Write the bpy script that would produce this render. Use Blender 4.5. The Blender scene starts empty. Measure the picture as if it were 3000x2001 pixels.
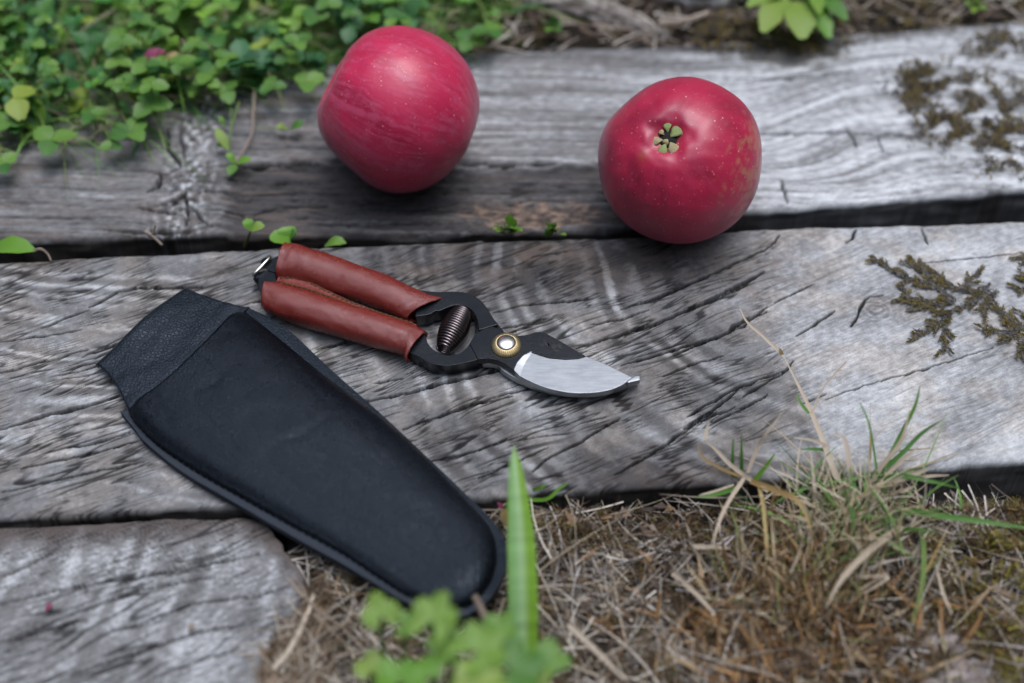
import bpy, bmesh, math, random
import numpy as np
from mathutils import Vector, Matrix

random.seed(7); rng = np.random.default_rng(7)
scene = bpy.context.scene
COL = scene.collection
R = math.radians

# ------------------------------------------------------------------ camera
LENS, SENS, DIST, PITCH = 50.0, 36.0, 0.60, R(52)
FPX = 3000 * LENS / SENS
FWD = np.array([0, math.cos(PITCH), -math.sin(PITCH)])
UPV = np.array([0, math.sin(PITCH), math.cos(PITCH)])
RGT = np.array([1.0, 0, 0])
CAM = -FWD * DIST
cd = bpy.data.cameras.new('camera'); cam = bpy.data.objects.new('camera', cd); COL.objects.link(cam)
cam.location = CAM; cam.rotation_euler = (R(90) - PITCH, 0, 0)
cd.lens = LENS; cd.sensor_width = SENS; cd.clip_start = 0.01; cd.clip_end = 500
cd.dof.use_dof = True; cd.dof.aperture_fstop = 3.2; cd.dof.aperture_blades = 9
cd.dof.focus_distance = 0.592
scene.camera = cam

def at(px, py, z=0.0):
    """world point at height z seen at photo pixel px,py"""
    d = FWD + RGT * (px - 1500) / FPX + UPV * (1000.5 - py) / FPX
    t = (z - CAM[2]) / d[2]
    return CAM + d * t
def atm(pts, z=0.0):
    return np.array([at(p[0], p[1], p[2] if len(p) > 2 else z) for p in pts])
def to_px(p):
    v = np.asarray(p) - CAM
    w = v @ FWD
    return 1500 + (v @ RGT) / w * FPX, 1000.5 - (v @ UPV) / w * FPX

# ------------------------------------------------------------------ world, sun, exposure
SUN_EL, SUN_AZ = R(77), R(-50)          # azimuth from +Y towards -X negative = towards +X
w = bpy.data.worlds.new("World"); scene.world = w; w.use_nodes = True
nt = w.node_tree; nt.nodes.clear()
N, L = nt.nodes.new, nt.links.new
out = N('ShaderNodeOutputWorld'); bg = N('ShaderNodeBackground')
sky = N('ShaderNodeTexSky'); sky.sky_type = 'NISHITA'; sky.sun_disc = False
sky.sun_elevation = SUN_EL; sky.sun_rotation = -SUN_AZ; sky.air_density = 1.0; sky.dust_density = 1.0; sky.ozone_density = 1.0
hsv = N('ShaderNodeHueSaturation'); hsv.inputs['Saturation'].default_value = 0.52
tc = N('ShaderNodeTexCoord'); sep = N('ShaderNodeSeparateXYZ')
L(tc.outputs['Generated'], sep.inputs[0])
nz = N('ShaderNodeTexNoise'); nz.inputs['Scale'].default_value = 5; nz.inputs['Detail'].default_value = 4
L(tc.outputs['Generated'], nz.inputs['Vector'])
ad = N('ShaderNodeMath'); ad.operation = 'MULTIPLY_ADD'; ad.inputs[1].default_value = 0.35; ad.inputs[2].default_value = -0.17
L(nz.outputs['Fac'], ad.inputs[0])
sm = N('ShaderNodeMath'); sm.operation = 'ADD'; L(sep.outputs['Z'], sm.inputs[0]); L(ad.outputs[0], sm.inputs[1])
rp = N('ShaderNodeValToRGB'); e = rp.color_ramp.elements       # garden trees close off the low sky, overcast brighter overhead
e[0].position = 0.25; e[0].color = (0.035, 0.04, 0.035, 1)
e[1].position = 1.0; e[1].color = (3.6, 3.6, 3.7, 1)
m_ = e.new(0.62); m_.color = (0.11, 0.12, 0.115, 1)
m2_ = e.new(0.82); m2_.color = (0.62, 0.62, 0.63, 1)
L(sm.outputs[0], rp.inputs['Fac'])
mx = N('ShaderNodeMix'); mx.data_type = 'RGBA'; mx.blend_type = 'MULTIPLY'; mx.inputs[0].default_value = 1
L(sky.outputs[0], hsv.inputs['Color']); L(hsv.outputs[0], mx.inputs[6]); L(rp.outputs[0], mx.inputs[7])
L(mx.outputs[2], bg.inputs['Color']); bg.inputs['Strength'].default_value = 0.15
L(bg.outputs[0], out.inputs['Surface'])
sd = bpy.data.lights.new('sun', 'SUN'); sd.energy = 0.7; sd.angle = R(30); sd.color = (1.0, 0.99, 0.97)
sun = bpy.data.objects.new('sun', sd); COL.objects.link(sun)
sdir = Vector((-math.sin(SUN_AZ) * math.cos(SUN_EL), math.cos(SUN_AZ) * math.cos(SUN_EL), math.sin(SUN_EL)))
sun.rotation_euler = sdir.to_track_quat('Z', 'Y').to_euler()
scene.view_settings.view_transform = 'Standard'; scene.view_settings.look = 'None'
scene.view_settings.exposure = 0.72; scene.view_settings.gamma = 1
scene.render.engine = 'CYCLES'

# ------------------------------------------------------------------ helpers: noise
def _h(ix, iy, seed):
    n = (ix * 374761393 + iy * 668265263 + seed * 1274126177) & 0xffffffff
    n = ((n ^ (n >> 13)) * 1274126177) & 0xffffffff
    n = ((n ^ (n >> 16)) * 2246822519) & 0xffffffff
    return ((n ^ (n >> 15)) & 0xffffff) / float(0x1000000)
def pn(x, y, seed=0):
    x = np.asarray(x, float); y = np.asarray(y, float)
    x0 = np.floor(x).astype(np.int64); y0 = np.floor(y).astype(np.int64)
    fx = x - x0; fy = y - y0
    u = fx * fx * fx * (fx * (fx * 6 - 15) + 10); v = fy * fy * fy * (fy * (fy * 6 - 15) + 10)
    def g(i, j):
        a = _h(x0 + i, y0 + j, seed) * 2 * np.pi
        return np.cos(a) * (fx - i) + np.sin(a) * (fy - j)
    a = g(0, 0) * (1 - u) + g(1, 0) * u
    b = g(0, 1) * (1 - u) + g(1, 1) * u
    return (a * (1 - v) + b * v) * 1.41
def fbm(x, y, seed=0, o=4, gain=0.5):
    s = 0; a = 1.0; t = 0
    for i in range(o):
        s = s + a * pn(x * 2 ** i, y * 2 ** i, seed + i * 17); t += a; a *= gain
    return s / t * 1.3
def sst(a, b, x):
    t = np.clip((x - a) / (b - a), 0, 1); return t * t * (3 - 2 * t)
def mixc(a, b, t):
    t = np.asarray(t)[..., None]
    return np.asarray(a) * (1 - t) + np.asarray(b) * t

# ------------------------------------------------------------------ helpers: meshes and objects
def grid_mesh(name, P, colr=None, wrap=False, smooth=True):
    r, c = P.shape[:2]
    me = bpy.data.meshes.new(name)
    me.vertices.add(r * c); me.vertices.foreach_set('co', P.reshape(-1).astype(np.float32))
    i = np.arange(r * c).reshape(r, c)
    if wrap: i = np.concatenate([i, i[:, :1]], 1)
    f = np.stack([i[:-1, :-1], i[:-1, 1:], i[1:, 1:], i[1:, :-1]], -1).reshape(-1, 4)
    return _fin(me, f, colr, smooth)
def _fin(me, f, colr, smooth):
    n, k = f.shape
    me.loops.add(n * k); me.loops.foreach_set('vertex_index', f.reshape(-1).astype(np.int32))
    me.polygons.add(n); me.polygons.foreach_set('loop_start', np.arange(0, n * k, k, dtype=np.int32))
    me.polygons.foreach_set('use_smooth', np.full(n, smooth))
    if colr is not None:
        at_ = me.color_attributes.new('Col', 'FLOAT_COLOR', 'POINT')
        rgba = np.ones((len(me.vertices), 4), np.float32); rgba[:, :3] = np.clip(colr.reshape(-1, 3), 0, 1)
        at_.data.foreach_set('color', rgba.reshape(-1))
    me.update(calc_edges=True); me.validate()
    return me
def arr_mesh(name, V, F, colr=None, smooth=True):
    me = bpy.data.meshes.new(name)
    me.vertices.add(len(V)); me.vertices.foreach_set('co', V.reshape(-1).astype(np.float32))
    return _fin(me, F, colr, smooth)
def obj(name, me, mat=None, parent=None):
    o = bpy.data.objects.new(name, me); COL.objects.link(o)
    if mat and me: me.materials.append(mat)
    if parent: o.parent = parent
    return o
def tag(o, label=None, cat=None, group=None, kind=None):
    if label: o['label'] = label
    if cat: o['category'] = cat
    if group: o['group'] = group
    if kind: o['kind'] = kind
    return o
def thing(name, loc, label, cat, group=None):
    o = bpy.data.objects.new(name, None); COL.objects.link(o); o.location = loc; o.empty_display_size = 0.01
    return tag(o, label, cat, group)
def child(name, me, mat, root):
    """mesh given in world coordinates, hung under root"""
    o = obj(name, me, mat, root)
    off = Vector((0, 0, 0)); q = root
    while q: off += q.location; q = q.parent
    me.transform(Matrix.Translation(-off))
    return o
def catmull(P, n):
    P = np.asarray(P, float)
    if len(P) == 2: return P[0] + (P[1] - P[0]) * np.linspace(0, 1, n)[:, None]
    Q = np.vstack([2 * P[0] - P[1], P, 2 * P[-1] - P[-2]])
    t = np.linspace(0, len(P) - 1 - 1e-9, n); i = t.astype(int); f = (t - i)[:, None]
    a, b, c, d = Q[i], Q[i + 1], Q[i + 2], Q[i + 3]
    return 0.5 * (2 * b + (c - a) * f + (2 * a - 5 * b + 4 * c - d) * f ** 2 + (3 * b - a - 3 * c + d) * f ** 3)
def plate_bm(bm, out, z0, z1, smooth_n=None, inset=0):
    """extruded plate, outline is Nx2/Nx3 world xy"""
    P = np.asarray(out)[:, :2]
    a = 0.5 * np.sum(P[:, 0] * np.roll(P[:, 1], -1) - np.roll(P[:, 0], -1) * P[:, 1])
    if a < 0: P = P[::-1]
    if inset:
        t = np.roll(P, -1, 0) - np.roll(P, 1, 0); t /= np.linalg.norm(t, axis=1)[:, None] + 1e-12
        Pb = P + np.stack([-t[:, 1], t[:, 0]], 1) * inset
    else: Pb = P
    vt = [bm.verts.new((p[0], p[1], z1)) for p in P]
    vb = [bm.verts.new((p[0], p[1], z0)) for p in Pb]
    bm.faces.new(vt); bm.faces.new(vb[::-1])
    n = len(P)
    for i in range(n): bm.faces.new((vb[i], vb[(i + 1) % n], vt[(i + 1) % n], vt[i]))
def bm_mesh(name, bm, smooth=False):
    me = bpy.data.meshes.new(name); bmesh.ops.recalc_face_normals(bm, faces=bm.faces); bm.to_mesh(me); bm.free()
    if smooth: me.polygons.foreach_set('use_smooth', np.full(len(me.polygons), True))
    return me
def bevel(o, w, seg=3, ang=40):
    m = o.modifiers.new('bevel', 'BEVEL'); m.width = w; m.segments = seg; m.limit_method = 'ANGLE'; m.angle_limit = R(ang)
    o.data.polygons.foreach_set('use_smooth', np.full(len(o.data.polygons), True))
    wn = o.modifiers.new('wn', 'WEIGHTED_NORMAL'); wn.keep_sharp = False
def tube_arr(path, rad, k=10, caps=True, squash=None):
    P = np.asarray(path, float); n = len(P); rad = np.broadcast_to(np.asarray(rad, float), (n,))
    T = np.gradient(P, axis=0); T /= np.linalg.norm(T, axis=1)[:, None] + 1e-12
    ref = np.array([0, 0, 1.0]) if abs(T[0][2]) < 0.9 else np.array([1.0, 0, 0])
    A = np.cross(T[0], ref); A /= np.linalg.norm(A); As = [A]
    for i in range(1, n):
        A = As[-1] - T[i] * np.dot(As[-1], T[i]); A /= np.linalg.norm(A) + 1e-12; As.append(A)
    A = np.array(As); B = np.cross(T, A)
    an = np.linspace(0, 2 * np.pi, k, endpoint=False)
    V = P[:, None] + rad[:, None, None] * (np.cos(an)[None, :, None] * A[:, None] + np.sin(an)[None, :, None] * B[:, None])
    V = V.reshape(-1, 3); i = np.arange(n * k).reshape(n, k); i2 = np.roll(i, -1, 1)
    F = np.stack([i[:-1], i2[:-1], i2[1:], i[1:]], -1).reshape(-1, 4)
    if caps:
        V = np.vstack([V, P[:1], P[-1:]]); c0, c1 = n * k, n * k + 1
        F = np.vstack([F, np.stack([np.full(k, c0), i2[0], i[0], i[0]], -1)[:, [0, 1, 2, 2]], np.stack([np.full(k, c1), i[-1], i2[-1], i2[-1]], -1)[:, [0, 1, 2, 2]]])
    return V, F
def tri_safe(F):   # quads with a repeated last index -> handled by validate()
    return F
def tube_mesh(name, path, rad, k=10):
    V, F = tube_arr(path, rad, k, caps=False)
    n = len(path)
    bmm = bmesh.new(); vs = [bmm.verts.new(v) for v in V]
    for f in F: bmm.faces.new([vs[a] for a in f])
    bmm.faces.new([vs[a] for a in range(k)][::-1]); bmm.faces.new([vs[a] for a in range((n - 1) * k, n * k)])
    return bm_mesh(name, bmm, True)
def ribbon(path, width, up=(0, 0, 1), fold=0.0, taper=None):
    """leaf-like ribbon: 3 verts across. returns grid n x 3 x 3"""
    P = np.asarray(path, float); n = len(P)
    T = np.gradient(P, axis=0); T /= np.linalg.norm(T, axis=1)[:, None] + 1e-12
    S = np.cross(T, np.asarray(up, float)); S /= np.linalg.norm(S, axis=1)[:, None] + 1e-9
    Nn = np.cross(S, T)
    wd = np.broadcast_to(np.asarray(width, float), (n,)) / 2
    return np.stack([P - S * wd[:, None] + Nn * (fold * wd)[:, None], P, P + S * wd[:, None] + Nn * (fold * wd)[:, None]], 1)
def strands(P0, D, ln, wd, bend, k=3, seed=0, taper=True):
    """N ribbons at once. P0,D (N,3), ln,wd (N), bend (N,3) displacement at the tip"""
    n = len(P0); t = np.linspace(0, 1, k + 1)
    D = D / (np.linalg.norm(D, axis=1)[:, None] + 1e-9)
    C = P0[:, None] + D[:, None] * (ln[:, None] * t)[..., None] + bend[:, None] * (t ** 2)[None, :, None]
    rr = np.random.default_rng(seed).normal(size=(n, 3)) * 0.6 + np.array([0, -0.4, 1.0])
    S = np.cross(D, rr); S /= np.linalg.norm(S, axis=1)[:, None] + 1e-9
    ww = (wd[:, None] * ((1 - 0.85 * t ** 2) if taper else np.ones(k + 1)))[..., None] / 2
    V = np.stack([C - S[:, None] * ww, C + S[:, None] * ww], 2)       # n,k+1,2,3
    idx = np.arange(n * (k + 1) * 2).reshape(n, k + 1, 2)
    F = np.stack([idx[:, :-1, 0], idx[:, :-1, 1], idx[:, 1:, 1], idx[:, 1:, 0]], -1).reshape(-1, 4)
    return V.reshape(-1, 3), F
def rep(c, m): return np.repeat(c, m, axis=0)

# ------------------------------------------------------------------ materials
def mat(name):
    m = bpy.data.materials.new(name); m.use_nodes = True
    return m, m.node_tree, m.node_tree.nodes['Principled BSDF']
def bump(nt_, bsdf, height_out, dist, strength=1.0):
    b = nt_.nodes.new('ShaderNodeBump'); b.inputs['Distance'].default_value = dist; b.inputs['Strength'].default_value = strength
    nt_.links.new(height_out, b.inputs['Height']); nt_.links.new(b.outputs[0], bsdf.inputs['Normal']); return b
def noise(nt_, scale, detail=4, rough=0.6, coord='Object', stretch=None, rot=None):
    t = nt_.nodes.new('ShaderNodeTexCoord'); n = nt_.nodes.new('ShaderNodeTexNoise')
    n.inputs['Scale'].default_value = scale; n.inputs['Detail'].default_value = detail; n.inputs['Roughness'].default_value = rough
    if stretch or rot:
        mp = nt_.nodes.new('ShaderNodeMapping')
        if stretch: mp.inputs['Scale'].default_value = stretch
        if rot: mp.inputs['Rotation'].default_value = rot
        nt_.links.new(t.outputs[coord], mp.inputs[0]); nt_.links.new(mp.outputs[0], n.inputs['Vector'])
    else: nt_.links.new(t.outputs[coord], n.inputs['Vector'])
    return n
def attr_mat(name, rough=0.85, spec=0.3, nscale=900, namp=0.35, bdist=0.0003, sheen=0):
    m, t, b = mat(name)
    a = t.nodes.new('ShaderNodeAttribute'); a.attribute_name = 'Col'
    n = noise(t, nscale, 5, 0.7)
    mr = t.nodes.new('ShaderNodeMapRange'); mr.inputs['To Min'].default_value = 1 - namp; mr.inputs['To Max'].default_value = 1 + namp
    mr.inputs['From Min'].default_value = 0.25; mr.inputs['From Max'].default_value = 0.75
    t.links.new(n.outputs['Fac'], mr.inputs['Value'])
    x = t.nodes.new('ShaderNodeMix'); x.data_type = 'RGBA'; x.blend_type = 'MULTIPLY'; x.inputs[0].default_value = 1
    t.links.new(a.outputs['Color'], x.inputs[6]); t.links.new(mr.outputs[0], x.inputs[7])
    t.links.new(x.outputs[2], b.inputs['Base Color'])
    b.inputs['Roughness'].default_value = rough; b.inputs['Specular IOR Level'].default_value = spec
    if bdist: bump(t, b, n.outputs['Fac'], bdist)
    return m
M = {}
M['wood'] = attr_mat('weathered_wood', 0.82, 0.22, 1500, 0.20, 0.00015)
M['soil'] = attr_mat('soil', 0.95, 0.15, 700, 0.5, 0.002)
M['straw'] = attr_mat('straw', 0.7, 0.3, 900, 0.2, 0)
M['moss'] = attr_mat('moss', 0.8, 0.2, 900, 0.3, 0)
def leaf_mat(name, c1, c2, rough=0.5, trans=0.3, attr=False):
    m, t, b = mat(name)
    if attr:
        a = t.nodes.new('ShaderNodeAttribute'); a.attribute_name = 'Col'; co = a.outputs['Color']
    else:
        oi = t.nodes.new('ShaderNodeObjectInfo'); x = t.nodes.new('ShaderNodeMix'); x.data_type = 'RGBA'
        x.inputs[6].default_value = (*c1, 1); x.inputs[7].default_value = (*c2, 1)
        n = noise(t, 150, 2); md = t.nodes.new('ShaderNodeMath'); md.operation = 'MULTIPLY_ADD'; md.inputs[1].default_value = 0.5
        t.links.new(n.outputs['Fac'], md.inputs[0]); ml = t.nodes.new('ShaderNodeMath'); ml.operation = 'MULTIPLY_ADD'
        ml.inputs[1].default_value = 0.9; ml.inputs[2].default_value = -0.2
        t.links.new(oi.outputs['Random'], ml.inputs[0]); t.links.new(ml.outputs[0], md.inputs[2])
        t.links.new(md.outputs[0], x.inputs[0]); co = x.outputs[2]
    t.links.new(co, b.inputs['Base Color']); b.inputs['Roughness'].default_value = rough; b.inputs['Specular IOR Level'].default_value = 0.4
    tr = t.nodes.new('ShaderNodeBsdfTranslucent'); t.links.new(co, tr.inputs['Color'])
    ms = t.nodes.new('ShaderNodeMixShader'); ms.inputs[0].default_value = trans
    o = t.nodes['Material Output']
    t.links.new(b.outputs[0], ms.inputs[1]); t.links.new(tr.outputs[0], ms.inputs[2]); t.links.new(ms.outputs[0], o.inputs['Surface'])
    return m
M['clover'] = leaf_mat('clover_green', (0.045, 0.155, 0.035), (0.17, 0.32, 0.055), 0.5, 0.35)
M['leafattr'] = leaf_mat('ground_leaf', None, None, 0.5, 0.3, attr=True)
M['stem'] = leaf_mat('stem_green', (0.12, 0.20, 0.05), (0.22, 0.20, 0.09), 0.6, 0.15)
M['grass'] = leaf_mat('grass_green', (0.06, 0.17, 0.03), (0.12, 0.26, 0.05), 0.5, 0.3)
M['blade'] = leaf_mat('bright_blade', (0.13, 0.30, 0.03), (0.17, 0.36, 0.05), 0.45, 0.35)
M['weed'] = leaf_mat('bright_weed', (0.15, 0.31, 0.045), (0.28, 0.38, 0.08), 0.5, 0.35)
M['dry'] = leaf_mat('dry_stalk', (0.38, 0.31, 0.22), (0.52, 0.44, 0.34), 0.6, 0.15)
M['ochre'] = leaf_mat('ochre_stalk', (0.30, 0.19, 0.07), (0.38, 0.30, 0.13), 0.6, 0.2)
M['purple'] = leaf_mat('purple_leaf', (0.22, 0.04, 0.09), (0.25, 0.05, 0.11), 0.5, 0.2)
M['twig'] = leaf_mat('twig', (0.16, 0.12, 0.09), (0.26, 0.21, 0.17), 0.8, 0.0)

def simple(name, col, rough, metal=0, spec=0.5, bscale=None, bdist=0, voro=None, coat=0, cvar=0.0, stint=None):
    m, t, b = mat(name)
    b.inputs['Base Color'].default_value = (*col, 1); b.inputs['Roughness'].default_value = rough
    b.inputs['Metallic'].default_value = metal; b.inputs['Specular IOR Level'].default_value = spec
    if stint: b.inputs['Specular Tint'].default_value = (*stint, 1)
    b.inputs['Coat Weight'].default_value = coat; b.inputs['Coat Roughness'].default_value = 0.35
    if bscale:
        n = noise(t, bscale, 4, 0.6); src = n.outputs['Fac']
        if voro:
            tc_ = t.nodes.new('ShaderNodeTexCoord'); v = t.nodes.new('ShaderNodeTexVoronoi'); v.feature = 'DISTANCE_TO_EDGE'
            v.inputs['Scale'].default_value = voro; v.inputs['Randomness'].default_value = 1
            wv = t.nodes.new('ShaderNodeMix'); wv.data_type = 'RGBA'; wv.inputs[0].default_value = 0.0015
            t.links.new(tc_.outputs['Object'], wv.inputs[6]); t.links.new(n.outputs['Color'], wv.inputs[7])
            t.links.new(wv.outputs[2], v.inputs['Vector'])
            mr = t.nodes.new('ShaderNodeMapRange'); mr.inputs['From Max'].default_value = 0.25
            t.links.new(v.outputs['Distance'], mr.inputs['Value'])
            a = t.nodes.new('ShaderNodeMath'); a.operation = 'MULTIPLY_ADD'; a.inputs[1].default_value = 0.5
            t.links.new(n.outputs['Fac'], a.inputs[0]); t.links.new(mr.outputs[0], a.inputs[2]); src = a.outputs[0]
        bump(t, b, src, bdist)
        if cvar:
            n2 = noise(t, bscale * 0.12, 5, 0.65)
            mr2 = t.nodes.new('ShaderNodeMapRange'); mr2.inputs['From Min'].default_value = 0.3; mr2.inputs['From Max'].default_value = 0.7
            mr2.inputs['To Min'].default_value = max(0.05, rough - cvar); mr2.inputs['To Max'].default_value = rough + cvar
            t.links.new(n2.outputs['Fac'], mr2.inputs['Value']); t.links.new(mr2.outputs[0], b.inputs['Roughness'])
    return m
M['black_leather'] = simple('black_leather_smooth', (0.0012, 0.0024, 0.0048), 0.28, 0, 0.30, 1500, 0.00008, 900, 0, 0.06, (0.72, 0.85, 1.0))
M['black_grain'] = simple('black_leather_grained', (0.0024, 0.0048, 0.0088), 0.42, 0, 0.40, 900, 0.00013, 700, 0, 0.06, (0.72, 0.85, 1.0))
M['edge_leather'] = simple('leather_edge', (0.030, 0.037, 0.048), 0.8, 0, 0.25, 2500, 0.0003)
M['red_leather'] = simple('red_brown_leather', (0.175, 0.015, 0.008), 0.26, 0, 1.0, 1400, 0.00007, 1500, 0, 0.04)
M['thread'] = simple('thread', (0.085, 0.055, 0.025), 0.8, 0, 0.2)
M['black_thread'] = simple('black_thread', (0.003, 0.003, 0.004), 0.8, 0, 0.2)
M['black_metal'] = simple('black_enamel', (0.007, 0.009, 0.012), 0.25, 0, 0.35, 500, 0.00005, None, 0.0, 0.08)
M['steel'] = simple('steel', (0.37, 0.40, 0.43), 0.34, 1, 0.5, 120, 0.00006, None, 0, 0.06)
_t = M['steel'].node_tree; _b = _t.nodes['Principled BSDF']; _n = noise(_t, 60, 5, 0.7); _n2 = noise(_t, 900, 3, 0.6, stretch=(0.12, 1, 1), rot=(0, 0, R(65)))
_m = _t.nodes.new('ShaderNodeMath'); _m.operation = 'ADD'; _t.links.new(_n.outputs['Fac'], _m.inputs[0]); _t.links.new(_n2.outputs['Fac'], _m.inputs[1])
_r = _t.nodes.new('ShaderNodeValToRGB'); _r.color_ramp.elements[0].position = 0.36; _r.color_ramp.elements[0].color = (0.27, 0.285, 0.30, 1); _r.color_ramp.elements[1].position = 0.64; _r.color_ramp.elements[1].color = (0.37, 0.39, 0.41, 1)
_hm = _t.nodes.new('ShaderNodeMath'); _hm.operation = 'MULTIPLY'; _hm.inputs[1].default_value = 0.5; _t.links.new(_m.outputs[0], _hm.inputs[0]); _t.links.new(_hm.outputs[0], _r.inputs[0]); _t.links.new(_r.outputs[0], _b.inputs['Base Color'])
M['wire'] = simple('wire', (0.75, 0.72, 0.66), 0.25, 1)
M['springm'] = simple('spring_steel', (0.20, 0.165, 0.165), 0.28, 1, 0.5)
M['brass'] = simple('brass', (0.85, 0.70, 0.42), 0.42, 1)
M['chrome'] = simple('polished_brass', (0.90, 0.85, 0.76), 0.24, 1)
M['sepal'] = simple('sepal', (0.24, 0.29, 0.11), 0.75, 0, 0.3, 900, 0.0004)
M['sepal2'] = simple('sepal_dry', (0.33, 0.28, 0.15), 0.75, 0, 0.3, 900, 0.0004)
M['hollow'] = simple('calyx_hollow', (0.01, 0.008, 0.005), 0.9)
M['stone'] = attr_mat('block', 0.85, 0.2, 600, 0.25, 0.0006)

# ------------------------------------------------------------------ the setting: one ground sheet
def ground_z(x, y):
    """world height of the soil"""
    z = -0.011 + 0.003 * fbm(x * 22, y * 22, 5, 3) + 0.0012 * fbm(x * 160, y * 160, 6, 3)
    back = sst(0.165, 0.20, y + 0.01 * 0)          # beyond the back timber
    z = z * (1 - back) + back * (-0.006 + 0.005 * fbm(x * 14, y * 14, 9, 3))
    under = sst(-0.078, -0.070, y) * (1 - sst(0.15, 0.17, y))      # trench the timbers lie in
    left = (1 - sst(-0.092, -0.086, x)) * (1 - sst(-0.090, -0.080, y))
    tr = np.maximum(under, left)
    return z * (1 - tr) + tr * (-0.032 + 0.004 * fbm(x * 60, y * 60, 11, 3))
def axis_pts(lo, hi, fine, far):
    a = list(np.arange(lo, hi, fine)); s = fine
    while a[-1] < far: s *= 1.35; a.append(a[-1] + s)
    s = fine; b = [a[0]]
    while b[-1] > -far: s *= 1.35; b.append(b[-1] - s)
    return np.array(b[:0:-1] + a)
gx, gy = axis_pts(-0.40, 0.40, 0.0012, 60), axis_pts(-0.26, 0.45, 0.0012, 60)
GX, GY = np.meshgrid(gx, gy)
GZ = ground_z(GX, GY)
gn = fbm(GX * 90, GY * 90, 21, 4)
gc = mixc((0.020, 0.016, 0.012), (0.08, 0.062, 0.045), sst(0.0, 0.7, gn))
gc = mixc(gc, (0.085, 0.065, 0.018), sst(0.15, 0.5, fbm(GX * 35, GY * 35, 23, 3)) * 0.6)
far = sst(0.5, 3.0, np.hypot(GX, GY)); gc = mixc(gc, (0.05, 0.09, 0.03), far)
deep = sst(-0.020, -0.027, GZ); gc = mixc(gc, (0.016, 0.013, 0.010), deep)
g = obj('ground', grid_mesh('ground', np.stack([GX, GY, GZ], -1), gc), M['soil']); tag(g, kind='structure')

# ------------------------------------------------------------------ timbers
def poly_y(px_pts, z=0.0):
    W = atm(px_pts, z)
    # extend both ends straight on
    a = W[0] + (W[0] - W[1]) / np.linalg.norm(W[0] - W[1]) * 0.4; b = W[-1] + (W[-1] - W[-2]) / np.linalg.norm(W[-1] - W[-2]) * 0.4
    W = np.vstack([a, W, b]); return lambda x: np.interp(x, W[:, 0], W[:, 1])
def crack_depth(X, Y, cracks, z=0.0):
    """distance based grooves along polylines traced on the timber. returns 0..1 darkness, depth (m)"""
    dark = np.zeros_like(X); dep = np.zeros_like(X)
    for ci, (pts, wmm) in enumerate(cracks):
        W = atm(pts, z)[:, :2]; wd = wmm * 0.001
        seg = np.linalg.norm(np.diff(W, axis=0), axis=1); tot = seg.sum(); acc = 0
        x0, x1 = W[:, 0].min() - 0.004, W[:, 0].max() + 0.004; y0, y1 = W[:, 1].min() - 0.004, W[:, 1].max() + 0.004
        mk = (X > x0) & (X < x1) & (Y > y0) & (Y < y1)
        if not mk.any(): continue
        x = X[mk]; y = Y[mk]
        xw = x + 0.0006 * pn(x * 200, y * 200, 31 + ci) + 0.00025 * pn(x * 900, y * 900, 41 + ci)
        yw = y + 0.0006 * pn(x * 200, y * 200, 51 + ci) + 0.00025 * pn(x * 900, y * 900, 61 + ci)
        best = np.full(x.shape, 1.0); tt = np.zeros(x.shape)
        for k in range(len(seg)):
            a, b = W[k], W[k + 1]; d = b - a; L2 = max((d ** 2).sum(), 1e-12)
            t = np.clip(((xw - a[0]) * d[0] + (yw - a[1]) * d[1]) / L2, 0, 1)
            dd = np.hypot(xw - a[0] - t * d[0], yw - a[1] - t * d[1]); u = (acc + t * seg[k]) / tot
            m2 = dd < best; best = np.where(m2, dd, best); tt = np.where(m2, u, tt); acc += seg[k]
        ww = wd * (0.12 + 0.90 * np.sin(np.pi * np.clip(tt, 0, 1)) ** 0.6) * (0.85 + 0.5 * pn(x * 180, y * 180, 71 + ci))
        v = 1 - sst(ww * 0.42, ww * 0.42 + 0.00042, best)
        dark[mk] = np.maximum(dark[mk], v); dep[mk] = np.maximum(dep[mk], v * (0.0010 + 2.2 * ww))
    return dark, dep
def line_noise(X, Y, ang, su, sv, seed, wd, warp=0.0):
    """thin broken lines along direction ang (array), su/sv lengths in metres"""
    c, s_ = math.cos(ang), math.sin(ang)
    xw = X + warp * pn(X * 30, Y * 30, seed + 3); yw = Y + warp * pn(X * 30, Y * 30, seed + 4)
    u = (xw * c + yw * s_) / su; v = (-xw * s_ + yw * c) / sv
    n = pn(u, v, seed); m = pn(u * 0.55 + 9, v * 0.14 + 3, seed + 7)
    return (1 - sst(wd * 0.3, wd, np.abs(n))) * sst(-0.15, 0.12, m)
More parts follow.
